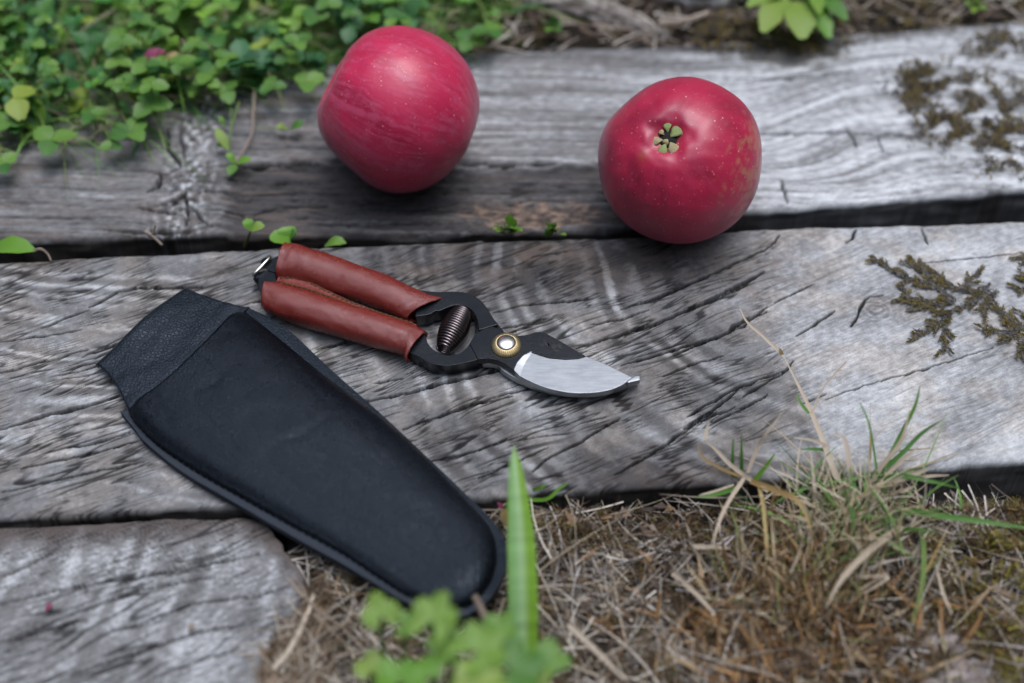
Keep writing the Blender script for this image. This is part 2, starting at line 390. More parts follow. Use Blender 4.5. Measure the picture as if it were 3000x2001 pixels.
def timber(name, back, front, x0, x1, res, zfun, colfun, depth=0.05, edge_r=0.004, jag=0.0012):
    """x0,x1: floats or functions of t (0 front .. 1 back)"""
    xm = 0.0
    wid = float(back(xm) - front(xm)); nt_ = int(wid / res) + 1
    if callable(x1): nx = int(0.5 / res)
    else: nx = int((x1 - x0) / res) + 1
    t = np.linspace(0, 1, nt_); s = np.linspace(0, 1, nx)
    Tt, Ss = np.meshgrid(t, s, indexing='ij')
    X1 = x1(Tt) if callable(x1) else x1
    X = x0 + (X1 - x0) * Ss
    fy = front(X) + jag * fbm(X * 55, X * 0 + 3.3, 91, 4) ; by = back(X) + jag * fbm(X * 55, X * 0 + 8.1, 92, 4)
    Y = fy + (by - fy) * Tt
    col, Z = colfun(X, Y, Tt), zfun(X, Y, Tt)
    if isinstance(col, tuple): col, dz = col; Z = Z - dz
    # rounded long edges
    df = np.minimum(Y - fy, by - Y); ed = np.clip(1 - df / edge_r, 0, 1)
    Z = Z - edge_r * 0.7 * (1 - np.sqrt(np.clip(1 - ed ** 2, 0, 1)))
    # front and back faces
    def face(row_x, row_y, row_z, row_c, outy, n=14):
        k = np.linspace(0, 1, n + 1)[1:]
        zz = row_z[None] + (-depth - row_z[None]) * (k[:, None] ** 1.3)
        nn = fbm(row_x[None] * 40 + 0 * zz, zz * 260, 95, 3)
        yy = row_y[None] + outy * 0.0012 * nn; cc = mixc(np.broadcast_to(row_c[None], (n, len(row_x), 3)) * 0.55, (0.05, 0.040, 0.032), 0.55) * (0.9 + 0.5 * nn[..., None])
        return np.stack([np.broadcast_to(row_x, zz.shape), yy, zz], -1), cc
    P = np.stack([X, Y, Z], -1)
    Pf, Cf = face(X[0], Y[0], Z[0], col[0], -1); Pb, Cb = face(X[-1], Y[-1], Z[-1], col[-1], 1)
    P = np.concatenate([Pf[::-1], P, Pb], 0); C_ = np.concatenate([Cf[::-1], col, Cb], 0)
    # end faces
    def endcol(j):
        rows = []; cols = []
        for k in (0.15, 0.4, 0.7, 1.0):
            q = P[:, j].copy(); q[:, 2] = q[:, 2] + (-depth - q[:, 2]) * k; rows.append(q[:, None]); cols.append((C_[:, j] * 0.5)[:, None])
        return rows, cols
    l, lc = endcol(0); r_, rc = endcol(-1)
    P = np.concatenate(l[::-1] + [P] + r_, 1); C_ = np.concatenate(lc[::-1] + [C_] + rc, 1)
    return obj(name, grid_mesh(name, P, C_), M['wood'])

DK, MD, LT = np.array((0.055, 0.053, 0.053)), np.array((0.212, 0.212, 0.212)), np.array((0.605, 0.625, 0.635))
BR = np.array((0.135, 0.105, 0.090))
mid_back = poly_y([(0, 762), (293, 744), (560, 732), (720, 722), (1097, 708), (1442, 698), (1761, 690), (1950, 682), (2150, 668), (2400, 658), (3000, 640)])
mid_front = poly_y([(0, 1514), (400, 1490), (700, 1478), (1090, 1462), (1391, 1456), (1723, 1436), (2169, 1404), (2616, 1372), (3000, 1346)])
CR_MID = [
 ([(1688,1019),(1929,943),(2013,907),(2090,870),(2238,795)], 1.5), ([(1820,1068),(1884,1050),(2131,974),(2180,950),(2249,896)], 1.0),
 ([(1820,905),(1900,880),(2041,823),(2187,755),(2255,722),(2285,685)], 1.3), ([(1441,913),(1537,890),(1688,879),(1733,873)], 0.9),
 ([(1800,1390),(1907,1328),(2047,1232),(2154,1188)], 1.1), ([(2013,1216),(2154,1134),(2300,1081)], 1.1),
 ([(1560,1380),(1615,1336),(1705,1289),(1817,1221)], 1.1), ([(1000,1185),(1200,1148),(1312,1115),(1452,1084),(1560,1060)], 1.6),
 ([(1180,1255),(1267,1224),(1396,1182),(1500,1158)], 0.8), ([(1240,1240),(1312,1205),(1469,1154),(1593,1130)], 0.6),
 ([(1307,1348),(1480,1289),(1537,1272)], 0.7), ([(1400,1400),(1514,1350),(1604,1310)], 0.6),
 ([(2000,1028),(2060,1000),(2139,970),(2150,950),(2249,908)], 1.5), ([(1900,960),(2000,911),(2096,875),(2190,830),(2239,793)], 1.6),
 ([(2335,980),(2421,927),(2445,908)], 1.0), ([(2177,1159),(2306,1080),(2325,1056)], 1.2), ([(2000,1252),(2090,1200),(2167,1133)], 1.1),
 ([(2086,1233),(2180,1190),(2249,1152)], 1.0), ([(2492,956),(2515,920),(2526,889),(2550,865),(2590,862)], 0.9),
 ([(2421,1166),(2574,1114),(2717,1076),(2909,1013)], 0.35), ([(2708,765),(2850,752),(3000,736)], 0.5), ([(2270,885),(2340,850),(2385,828)], 0.5),
 ([(260,899),(300,880),(348,851),(402,840),(527,839),(590,836)], 1.6), ([(120,960),(260,905)], 0.8), ([(240,1042),(323,1012),(417,977)], 0.7),
 ([(0,1257),(130,1215),(260,1185),(345,1155)], 1.6), ([(200,1310),(269,1298),(380,1262)], 0.9), ([(682,895),(757,877),(800,872)], 0.9),
 ([(0,1090),(150,1050),(260,1020)], 0.6), ([(0,1000),(120,985),(240,965)], 0.5), ([(60,1370),(250,1330),(400,1290)], 0.5),
 ([(0,1440),(180,1400),(420,1350)], 0.6), ([(1560,750),(1600,742),(1660,735)], 0.4), ([(930,1020),(1060,990),(1180,960)], 0.7),
 ([(1470,958),(1545,945),(1600,930)], 0.7), ([(1480,975),(1560,952)], 0.5), ([(1730,950),(1820,935),(1900,905)], 0.5), ([(2510,665),(2500,690),(2480,708)], 1.0), ([(2700,660),(2712,690),(2722,712)], 0.8),
 ([(1100,1120),(1180,1105)], 0.6), ([(2350,1180),(2420,1150)], 0.4), ([(1940,1100),(2040,1060),(2120,1040)], 0.6),
 ([(1150,1390),(1260,1350),(1340,1330)], 0.6), ([(1100,1320),(1220,1285)], 0.5),
]
def mid_col(X, Y, T):
    mm = 1000.0; x = X * mm; y = Y * mm
    # arcs of the growth rings, centre up right; straighter wavy rings at the far left
    wx = x + 5 * fbm(x / 60, y / 60, 101, 2) + 0.9 * fbm(x / 5, y / 5, 102, 3); wy = y + 5 * fbm(x / 60, y / 60, 103, 2) + 0.7 * fbm(x / 5, y / 5, 104, 3)
    r1 = np.hypot((wx - 129), (wy - 62) * 0.95)
    r2 = wy * 1.15 + 0.10 * wx + 2.2 * np.sin(wx / 30.0 + wy / 30)
    bl = sst(-85, -125, x)
    b1 = np.sin(r1 * 2 * np.pi / 11.0 + 2.8 * pn(x / 50, y / 50, 105) + 3.0 * pn(r1 / 13, r1 * 0 + 2.5, 107)) * (0.55 + 0.9 * pn(r1 / 9, r1 * 0 + 7.5, 108)) * 1.1; b2 = np.sin(r2 * 2 * np.pi / 9.5 + 3 * pn(x / 60, y / 30, 106) + 3.5 * pn(r2 / 12, r2 * 0 + 1.5, 109)) * (0.55 + 0.9 * pn(r2 / 8, r2 * 0 + 4.5, 110)) * 1.3
    b = b1 * (1 - bl) + b2 * bl
    ang = 0.47
    c, s_ = math.cos(ang), math.sin(ang)
    u = x * c + y * s_; v = -x * s_ + y * c
    fib = fbm(u / 12, v / 0.8, 111, 4); fib2 = fbm(u / 30, v / 5.0, 112, 3)
    rag = fbm(x / 3.2, y / 2.6, 113, 4)
    amp = (1 - 0.45 * bl) * (1 - 0.88 * sst(65, 110, x + 0.5 * y)) * (0.25 + 0.9 * sst(-0.35, 0.45, fbm(x / 32, y / 26, 114, 3)))
    Lm = sst(-0.55, 1.0, b * amp * 0.85 + fib * 0.22 + fib2 * 0.20 + rag * 0.38 + 0.06)
    patch = fbm(x / 55 + 3, y / 40, 115, 3)
    # pale right end, brown dark top middle, pale band lower left
    pale = sst(60, 150, x + 0.35 * y) * 0.75 + 0.25 * sst(-80, -170, x)
    dkz = np.exp(-((x + 5) / 60) ** 2 - ((y - 44) / 17) ** 2) + 0.75 * np.exp(-((x - 75) / 45) ** 2 - ((y - 45) / 16) ** 2) + 0.75 * np.exp(-((x - 60) / 50) ** 2 - ((y + 66) / 16) ** 2) + 0.6 * np.exp(-((x + 200) / 35) ** 2 - ((y - 50) / 10) ** 2)
    tone = np.clip(Lm * 0.50 + 0.17 + 0.46 * pale + 0.26 * patch - 0.42 * np.clip(dkz, 0, 1), 0, 1)
    col = np.where(tone[..., None] < 0.5, mixc(DK, MD, np.clip(tone * 2, 0, 1)), mixc(MD, LT, np.clip(tone * 2 - 1, 0, 1)))
    col = col * (1 + 0.17 * fbm(u / 4.0, v / 0.42, 125, 2) + 0.10 * pn(x / 0.7, y / 0.7, 126))[..., None]
    col = mixc(col, BR, 0.55 * np.clip(dkz, 0, 1) * sst(-0.3, 0.5, fbm(x / 18, y / 12, 117, 3)))
    col = mixc(col, col * np.array((1.07, 1.0, 0.93)), sst(-0.2, 0.4, fbm(x / 25, y / 18, 118, 3)))
    # black mildew speckle
    sp = sst(0.35, 0.6, fbm(x / 1.1, y / 0.9, 119, 2)) * sst(-0.2, 0.4, fbm(x / 14, y / 9, 120, 2)); col = col * (1 - 0.30 * sp[..., None])
    # knot
    kx, ky = at(2565, 905)[:2] * mm; kr = np.hypot((x - kx) * 1.0, (y - ky) * 1.3) + 1.2 * fbm(x / 5, y / 5, 121, 2)
    kk = np.exp(-(kr / 9) ** 2) * (0.5 + 0.5 * np.sin(kr * 2.4)); col = col * (1 - 0.45 * kk[..., None])
    dark, dep = crack_depth(X, Y, CR_MID)
    fr = 1 - 0.75 * sst(80, 130, x) ; fm = sst(-0.45, 0.35, fbm(x / 30, y / 22, 123, 2)) * fr
    l1 = line_noise(X, Y, 0.42, 0.040, 0.0036, 131, 0.15, 0.003) * fm
    l2 = line_noise(X, Y, 0.47, 0.026, 0.0023, 132, 0.18, 0.0025) * sst(-0.5, 0.2, pn(x / 12, y / 12, 133)) * fr
    l3 = line_noise(X, Y, 0.40, 0.013, 0.0014, 134, 0.21, 0.002) * sst(-0.4, 0.3, pn(x / 15, y / 15, 135)) * fr
    l4 = line_noise(X, Y, 2.0, 0.004, 0.0030, 136, 0.05, 0.003) * sst(0.1, 0.5, pn(x / 16, y / 16, 137)) * fr
    fine = np.clip(l1 * 1.2 + l2 * 1.05 + l3 * 0.85 + l4 * 0.5, 0, 1)
    col = col * (1 - 0.82 * fine[..., None]); col = mixc(col, (0.008, 0.009, 0.009), dark * 0.96)
    dz = dep + l1 * 0.0009 + l2 * 0.0005 + (1 - Lm) * 0.00012
    return col, dz
def mid_z(X, Y, T): return -0.0006 + 0.0007 * fbm(X * 12, Y * 12, 140, 2)
mb = timber('weathered_timber', mid_back, mid_front, -0.34, 0.34, 0.00035, mid_z, mid_col)
tag(mb, 'grey weathered timber under the secateurs and the sheath, crossed by long slanting cracks', 'timber')

# --- back timber
bk_front = poly_y([(0, 690), (77, 704), (204, 699), (357, 684), (434, 679), (510, 682), (612, 679), (765, 670), (1000, 668), (1150, 672), (1300, 672), (1445, 655), (1560, 660), (1760, 655), (2000, 630), (2204, 611), (2420, 596), (2637, 578), (2782, 567), (3000, 553)], -0.002)
bk_back = poly_y([(0, 235), (700, 195), (1350, 150), (2000, 125), (2500, 95), (3000, 55)], -0.002)
STEP = poly_y([(380, 560), (470, 520), (561, 490), (765, 480), (1000, 464), (1343, 474), (1647, 474), (1763, 480), (1850, 500), (1900, 510)], -0.002)
CR_BK = [([(2160,392),(2218,390),(2486,383),(2560,392),(2630,390),(2700,400)], 1.6), ([(1343,474),(1500,476),(1647,474)], 1.2), ([(561,488),(700,484),(800,480),(930,470)], 1.6),
 ([(2480,370),(2500,400),(2510,430)], 1.0), ([(2570,395),(2590,440)], 0.8), ([(2100,228),(2300,230),(2500,205)], 1.4),
 ([(490,370),(492,430),(530,485),(500,505)], 1.5), ([(530,380),(535,440),(545,475)], 1.0), ([(470,505),(460,545),(430,560)], 2.4), ([(470,590),(500,600),(545,560)], 2.0), ([(400,600),(450,615),(520,625)], 1.4),
 ([(600,520),(800,515),(930,520)], 0.9), ([(580,560),(760,555),(900,545)], 1.0), ([(600,610),(720,612),(820,590),(960,585)], 1.4), ([(1050,590),(1200,600),(1330,600)], 1.0), ([(900,640),(1100,640),(1300,632)], 0.8),
 ([(300,670),(430,675),(560,672)], 1.0), ([(2290,520),(2300,560),(2310,590)], 1.0), ([(540,560),(548,610),(540,660)], 1.6), ([(560,600),(590,640),(620,660)], 1.2)]
def bk_col(X, Y, T):
    x = X * 1000; y = Y * 1000
    low = (1 - sst(-3.0, 2.0, y - STEP(X) * 1000 + 4 * fbm(x / 16, y / 5, 201, 3))) * sst(-135, -122, x) * (1 - sst(45, 80, x))
    knx, kny = at(545, 520)[:2] * 1000
    kd = np.hypot((x - knx) / 1.0, (y - kny) / 2.6)
    yk = y + 10 * np.sign(y - kny) * np.exp(-((x - knx) / 16) ** 2) * 0 + 7 * np.exp(-((x - knx) / 13) ** 2) * np.sin((y - kny) / 6)
    ang = -0.02; u = x * math.cos(ang) + yk * math.sin(ang); v = -x * math.sin(ang) + yk * math.cos(ang); fine_ = fbm(u / 14, v / 0.8, 214, 3)
    # right end: rings round the mossy knot
    kx2, ky2 = at(2790, 330)[:2] * 1000; rr = np.hypot((x - kx2) / 1.5, (y - ky2)); kb = sst(75, 30, rr) * 0.22
    v = v * (1 - kb) + (rr * 1.0) * kb
    st = fbm(u / 55, v / 2.2, 203, 5, 0.6); st2 = fbm(u / 120, v / 7, 204, 3); rag = fbm(x / 5, y / 2.5, 205, 4)
    right = sst(-105, -60, x) * 0.5 + 0.5 * sst(40, 130, x)
    tone = np.clip(0.38 + 0.40 * st + 0.32 * st2 + 0.24 * rag + 0.35 * right - 0.50 * low - 0.12 * (1 - right), 0, 1)
    tone = tone - 0.30 * sst(14, 0, (bk_back(X) - Y) * 1000) - 0.30 * kb * sst(-0.2, 0.5, fbm(x / 12, y / 7, 207, 3))
    tone = np.clip(tone, 0, 1)
    col = np.where(tone[..., None] < 0.5, mixc(DK, MD, tone * 2), mixc(MD, LT, tone * 2 - 1))
    col = col * (1 + 0.30 * fine_)[..., None]
    col = mixc(col, BR * 1.15, 0.45 * (1 - right) * sst(-0.3, 0.6, fbm(x / 30, y / 5, 208, 3)))
    # dirt stain round the strawberry plant
    sx, sy = at(2300, 130)[:2] * 1000; stn = np.exp(-((x - sx) / 42) ** 2 - ((y - sy) / 20) ** 2) + 0.25 * fbm(x / 10, y / 8, 209, 3)
    col = mixc(col, (0.055, 0.048, 0.040), sst(0.35, 0.8, stn) * 0.9)
    # rotten wood beside the right apple
    rx, ry = at(1560, 600)[:2] * 1000; rot = np.exp(-((x - rx) / 34) ** 2 - ((y - ry) / 9) ** 2); rn = fbm(x / 6, y / 2, 210, 4)
    col = mixc(col, mixc((0.075, 0.055, 0.045), (0.28, 0.20, 0.15), sst(-0.3, 0.5, rn)), 0.85 * sst(0.25, 0.8, rot + 0.5 * rn))
    # knot at left
    kk = np.exp(-((x - knx) / 12) ** 2); kn = fbm(x / 3.2, y / 4, 211, 3); col = col * (1 - 0.65 * (kk * sst(0.0, 0.45, kn))[..., None]); col = mixc(col, LT * 0.85, kk * sst(-0.1, -0.45, kn) * 0.8)
    dark, dep = crack_depth(X, Y, CR_BK, -0.002)
    l1 = line_noise(X, Y, -0.02, 0.045, 0.0035, 212, 0.09, 0.004); l2 = line_noise(X, Y, 0.0, 0.02, 0.0018, 213, 0.10, 0.004)
    lw = 0.35 + 0.65 * low + 0.25 * (1 - right); col = col * (1 - 0.6 * (np.clip(l1 + 0.5 * l2, 0, 1) * np.clip(lw, 0, 1))[..., None])
    col = mixc(col, (0.012, 0.011, 0.011), dark * 0.94)
    dz = dep + l1 * 0.0012 * lw + 0.0035 * low + (0.5 - st) * 0.0008 * (1 + low) + sst(0.25, 0.7, rot) * (0.002 + 0.002 * rn)
    return col, dz
bb = timber('weathered_timber', bk_back, bk_front, -0.46, 0.46, 0.0007, lambda X, Y, T: -0.0020 + 0.0008 * fbm(X * 10, Y * 10, 240, 2), bk_col)
tag(bb, 'grey weathered timber under the two apples, its far left side overgrown with clover', 'timber')

# --- front left timber with a cut right end
fr_back = poly_y([(0, 1540), (200, 1530), (400, 1516), (560, 1509), (700, 1508), (770, 1520), (840, 1526)], -0.003)
fr_front_y = -0.235
ENDP = atm([(860, 2400), (865, 2100), (870, 1985), (880, 1880), (900, 1800), (905, 1725), (885, 1665), (845, 1605), (800, 1545), (775, 1512)], -0.003)
def fr_x1(T):
    y = fr_front_y + (at(700, 1508, -0.003)[1] - fr_front_y) * T
    o = np.argsort(ENDP[:, 1]); return np.interp(y, ENDP[o, 1], ENDP[o, 0]) + 0.0035 * fbm(y * 90, y * 0, 301, 4)
CR_FR = [([(0,1769),(179,1725),(380,1693),(581,1658),(760,1622)], 1.0), ([(72,1859),(224,1792),(402,1729),(626,1689)], 0.9), ([(380,1836),(559,1769),(760,1742),(850,1716)], 1.0),
 ([(170,1988),(380,1917),(581,1850),(720,1830)], 1.2), ([(0,1690),(90,1650),(180,1600)], 0.7), ([(0,1880),(130,1850),(260,1810)], 0.8), ([(450,1980),(560,1940),(700,1900)], 0.7)]
def fr_col(X, Y, T):
    x = X * 1000; y = Y * 1000
    wx = x + 3 * fbm(x / 35, y / 35, 302, 2) + 1.0 * fbm(x / 5, y / 5, 303, 3); wy = y + 3 * fbm(x / 35, y / 35, 304, 2)
    rr = np.hypot(wx + 270, (wy + 75) * 0.9 + 0.25 * wx + 40)
    b = np.sin(rr * 2 * np.pi / 11 + 3 * pn(x / 40, y / 40, 301) + 3 * pn(rr / 13, rr * 0 + 1.5, 312)) * (0.6 + 0.9 * pn(rr / 9, rr * 0 + 4.5, 313)) * (0.35 + 0.8 * sst(-0.4, 0.4, fbm(x / 25, y / 25, 300, 2)))
    fib = fbm(x / 6 + y / 3, (y - 0.42 * x) / 1.3, 305, 4); rag = fbm(x / 1.6, y / 1.6, 306, 4)
    edge = sst(16, 0, (fr_back(X) - Y) * 1000 + 4 * fbm(x / 12, y / 12, 307, 2)) + sst(9, 0, (fr_x1(T) - X) * 1000 + 4 * fbm(x / 9, y / 9, 308, 2))
    tone = np.clip(0.50 + 0.20 * b + 0.30 * fib + 0.20 * rag + 0.25 * fbm(x / 40, y / 30, 309, 2) - 0.55 * np.clip(edge, 0, 1), 0, 1)
    col = np.where(tone[..., None] < 0.5, mixc(DK * 1.2, MD, tone * 2), mixc(MD, LT, tone * 2 - 1))
    col = mixc(col, BR, 0.5 * np.clip(edge, 0, 1)); dark, dep = crack_depth(X, Y, CR_FR, -0.003)
    l1 = np.clip(line_noise(X, Y, 0.42, 0.045, 0.0040, 310, 0.12, 0.005) + 0.7 * line_noise(X, Y, 0.42, 0.02, 0.0022, 311, 0.16, 0.004), 0, 1)
    col = col * (1 - 0.75 * l1[..., None]); col = mixc(col, (0.02, 0.02, 0.022), dark * 0.85)
    return col, dep + l1 * 0.0005
fbm_ = timber('weathered_timber', fr_back, lambda X: X * 0 + fr_front_y, -0.42, fr_x1, 0.0006, lambda X, Y, T: -0.0035 + 0.0008 * fbm(X * 12, Y * 12, 340, 2), fr_col)
tag(fbm_, 'short pale grey timber at the lower left, its sawn right end under the sheath', 'timber')

# ------------------------------------------------------------------ secateurs (lying on the middle timber)
def Z2(pts, z):      # pixels of the close-up of blade and spring
    return atm([(1180 + p[0] * 0.30625, 820 + p[1] * 0.30625) for p in pts], z)
def Z1(pts, z=0.0):  # pixels of the close-up of the grips
    return atm([(700 + p[0] * 0.28064, 680 + p[1] * 0.28064) + tuple(p[2:]) for p in pts], z)
def dens(P, n): return catmull(np.vstack([P]), n)
sec = thing('secateurs', at(1500, 1000, 0.0), 'open secateurs with red brown leather grips, black arms and a bright curved blade', 'secateurs')
# lower arm: loop round the spring + pivot boss + upper part of the blade
loop_in = [(20, 430), (100, 448), (150, 470), (195, 500), (222, 545), (240, 600), (280, 650), (340, 695), (420, 718), (500, 712), (560, 690), (610, 645), (655, 585)]
loop_out = [(730, 750), (680, 768), (600, 788), (480, 812), (380, 815), (290, 800), (220, 772), (165, 735), (100, 705), (0, 670)]
bmA = bmesh.new()
oA = np.vstack([catmull(Z2(loop_in, 0.0078), 40), catmull(Z2(loop_out, 0.0078), 34)])
plate_bm(bmA, oA, 0.0012, 0.0076, inset=0.0003)
boss = [(640, 605), (690, 520), (760, 475), (815, 452), (860, 446), (900, 458), (950, 500), (1030, 530), (1115, 535), (1210, 520), (1262, 500), (1310, 495), (1380, 515), (1500, 580), (1620, 652), (1752, 730)]
grd = [(1752, 730), (1680, 751), (1550, 758), (1400, 744), (1300, 714), (1230, 688), (1150, 730), (1092, 800), (1065, 868)]
bot = [(1065, 868), (1040, 845), (980, 800), (900, 765), (820, 750), (740, 757), (716, 752), (700, 720)]
oB = np.vstack([Z2(boss, 0.0082), Z2(grd, 0.0082)[1:-1], Z2(bot, 0.0082)])
plate_bm(bmA, oB, 0.0047, 0.0082)
armA = child('blade_arm', bm_mesh('blade_arm', bmA), M['black_metal'], sec); bevel(armA, 0.0009, 3, 50)
# bright ground blade
edge_dn = [(1065, 868), (1130, 925), (1250, 985), (1400, 1040), (1600, 1078), (1800, 1080), (1980, 1052), (2100, 1003), (2195, 932)]
edge_up = [(2195, 932), (2050, 858), (1900, 785), (1752, 730)]
bmS = bmesh.new()
oS = np.vstack([catmull(Z2(edge_dn, 0.0077), 40), Z2(edge_up, 0.0077)[1:], Z2(grd, 0.0077)[1:-1]])
plate_bm(bmS, oS, 0.0047, 0.0077)
blade = child('blade', bm_mesh('blade', bmS), M['steel'], sec); bevel(blade, 0.00025, 2, 50)
fac = [Z2([(1065, 868), (1092, 800), (1150, 732), (1230, 690)], 0.0079), Z2([(1125, 922), (1138, 858), (1180, 775), (1236, 692)], 0.00785)]
G = np.stack([np.array(fac[0]), np.array(fac[1])], 0); G[0, :, 2] = 0.0083; G[1, :, 2] = 0.00775
child('blade_facet', grid_mesh('blade_facet', G), M['steel'], sec)
# hook (counter blade) under it
hook = [(760, 800), (895, 812), (960, 870), (1100, 952), (1280, 1025), (1450, 1068), (1650, 1090), (1850, 1087), (2040, 1044), (2190, 980), (2262, 945), (2268, 918), (2240, 912), (2190, 934), (2100, 935), (1900, 960), (1600, 960), (1300, 900), (1150, 800), (1050, 640), (900, 560), (760, 600)]
bmH = bmesh.new(); plate_bm(bmH, catmull(Z2(hook, 0.0046), 110), 0.0016, 0.0046, inset=0.0001)
hk = child('hook_blade', bm_mesh('hook_blade', bmH), M['steel'], sec); bevel(hk, 0.0003, 2, 40)
tipb = bmesh.new(); plate_bm(tipb, Z2([(2150, 985), (2200, 972), (2270, 958), (2271, 917), (2235, 913), (2192, 934), (2140, 960)], 0.0072), 0.0044, 0.0072)
tp = child('hook_tip', bm_mesh('hook_tip', tipb), M['steel'], sec); bevel(tp, 0.0003, 2, 40)
# upper arm: thick curved loop ending in a step at the pivot
up_out = [(120, 90), (240, 105), (330, 112), (400, 112), (480, 108), (580, 115), (680, 150), (760, 210), (820, 290), (870, 370), (912, 425)]
up_in = [(728, 480), (716, 400), (690, 325), (640, 270), (560, 240), (480, 245), (410, 270), (350, 296), (312, 296), (250, 330), (120, 350)]
bmU = bmesh.new(); oU = np.vstack([catmull(Z2(up_out, 0.0086), 34), catmull(Z2(up_in, 0.0086), 34)])
plate_bm(bmU, oU, 0.0014, 0.0086, inset=0.0004)
armU = child('hook_arm', bm_mesh('hook_arm', bmU), M['black_metal'], sec); bevel(armU, 0.0010, 3, 50)
bmV = bmesh.new(); plate_bm(bmV, Z2([(700, 400), (900, 400), (975, 500), (1080, 560), (1100, 640), (1000, 740), (880, 770), (800, 700), (690, 540)], 0.0046), 0.0014, 0.00465)
bmV2 = child('hook_arm_base', bm_mesh('hook_arm_base', bmV), M['black_metal'], sec); bevel(bmV2, 0.0006, 2)
# stub of the upper arm inside the grip
st = child('arm_core', tube_mesh('arm_core', catmull(Z2([(-200, 120, 0), (60, 200, 0), (250, 215, 0), (330, 190, 0)], 0.0052), 16), 0.0030, 18), M['black_metal'], sec)
st2 = child('arm_core', tube_mesh('arm_core', catmull(Z2([(-150, 540, 0), (40, 600, 0), (120, 650, 0), (190, 705, 0)], 0.0045), 16), 0.0028, 18), M['black_metal'], sec)
# stamped mark
mk = bmesh.new()
blobs = [[(1338, 570), (1352, 585), (1360, 620), (1395, 640), (1408, 628), (1395, 602), (1372, 600), (1352, 575)], [(1312, 632), (1330, 612), (1352, 622), (1340, 640)],
         [(1382, 608), (1400, 596), (1412, 618), (1398, 640)], [(1425, 630), (1450, 615), (1478, 625), (1470, 655), (1440, 662), (1418, 650)],
         [(1485, 608), (1512, 612), (1530, 650), (1522, 668), (1500, 660), (1480, 640)], [(1440, 668), (1490, 665), (1500, 680), (1470, 690), (1445, 682)]]
for b_ in blobs: plate_bm(mk, Z2(b_, 0.0082), 0.0080, 0.00824)
child('stamped_mark', bm_mesh('stamped_mark', mk), simple('mark_pit', (0.004, 0.004, 0.005), 0.6), sec)
# pivot: ribbed brass washer + polished dome
pc = Z2([(990, 632)], 0.0082)[0]; pc[2] = 0.0082
def lathe_mesh(name, prof, c, n=96, rib=None):
    an = np.linspace(0, 2 * np.pi, n, endpoint=False); rows = []
    for r_, z_, k_ in prof:
        rr = r_ * (1 + (rib * k_) * np.cos(an * 36)) if rib else r_ + 0 * an
        rows.append(np.stack([c[0] + rr * np.cos(an), c[1] + rr * np.sin(an), c[2] + z_ + 0 * an - (0.00042 * k_ * (0.5 - 0.5 * np.cos(an * 36)) if rib else 0)], -1))
    return grid_mesh(name, np.array(rows), wrap=True)
nut = child('pivot_nut', lathe_mesh('pivot_nut', [(0.0061, -0.0002, 0), (0.0063, 0.0004, 0.6), (0.0061, 0.0011, 1), (0.0054, 0.0018, 1), (0.0044, 0.0023, 0.8), (0.0042, 0.0023, 0), (0.0041, 0.0021, 0), (0.0001, 0.0021, 0)], pc, 432, 0.02), M['brass'], sec)
a = np.linspace(0, np.pi / 2, 14)
child('pivot_dome', lathe_mesh('pivot_dome', [(0.0041 * math.cos(q) + 1e-5, 0.0021 + 0.0016 * math.sin(q), 0) for q in a], pc, 64), M['chrome'], sec)
# barrel spring
c0, c1 = Z2([(575, 300)], 0.0072)[0], Z2([(392, 668)], 0.0060)[0]
TURN = 17; n = TURN * 40; q = np.linspace(0, 1, n); ax = (c1 - c0); axn = ax / np.linalg.norm(ax)
s1 = np.cross(axn, (0, 0, 1.0)); s1 /= np.linalg.norm(s1); s2 = np.cross(s1, axn)
rad = 0.0029 + 0.0027 * np.sin(np.pi * np.clip(q * 0.97 + 0.06, 0, 1)) ** 0.8
ph = q * TURN * 2 * np.pi
tiltv = axn * 0.0
sp_path = c0 + ax * q[:, None] + rad[:, None] * (np.cos(ph)[:, None] * s1 + np.sin(ph)[:, None] * s2 * 0.92)
sp_path[:, 2] = np.maximum(sp_path[:, 2], 0.0012)
child('spring', tube_mesh('spring', sp_path, 0.00052, 8), M['springm'], sec)
# leather grips
def grip(name, axis, rx, rz, end_shift, z0, seed, flare=None):
    n, k = 90, 72; P = catmull(axis, n); T = np.gradient(P, axis=0); T /= np.linalg.norm(T, axis=1)[:, None]
    S = np.cross(T, (0, 0, 1.0)); S /= np.linalg.norm(S, axis=1)[:, None]      # points to the camera side (-y)
    an = np.linspace(0, 2 * np.pi, k, endpoint=False); t = np.linspace(0, 1, n)
    A, Tt = np.meshgrid(an, t)
    wr = 0.00025 * fbm(Tt * 14, np.cos(A) * 2 + 7, seed, 3) + 0.00035 * fbm(Tt * 5, np.sin(A) * 1.5, seed + 1, 2)
    pinch = 0.0005 * np.exp(-((Tt - 0.06) / 0.07) ** 2) * np.cos(A * 3) + (0 if flare is None else flare(Tt, A))
    r1 = np.interp(t, np.linspace(0, 1, len(rx)), rx)[:, None] + wr + pinch; r2 = np.interp(t, np.linspace(0, 1, len(rz)), rz)[:, None] + wr + pinch
    V = P[:, None] + S[:, None] * (np.cos(A) * r1)[..., None] + np.array((0, 0, 1.0)) * (np.sin(A) * r2)[..., None]
    sh = end_shift(Tt, A); V = V + T[:, None] * sh[..., None]
    V[..., 2] = np.maximum(V[..., 2], 0.0004)
    o = child(name, grid_mesh(name, V, wrap=True), M['red_leather'], sec)
    m = o.modifiers.new('thick', 'SOLIDIFY'); m.thickness = 0.0009; m.offset = -1
    return o
lowax = Z1([(268, 655), (480, 730), (800, 835), (1100, 925), (1450, 1030), (1720, 1105), (1870, 1150)], 0.0072); lowax[:, 2] = [0.0066, 0.0070, 0.0072, 0.0072, 0.0072, 0.0068, 0.0054]
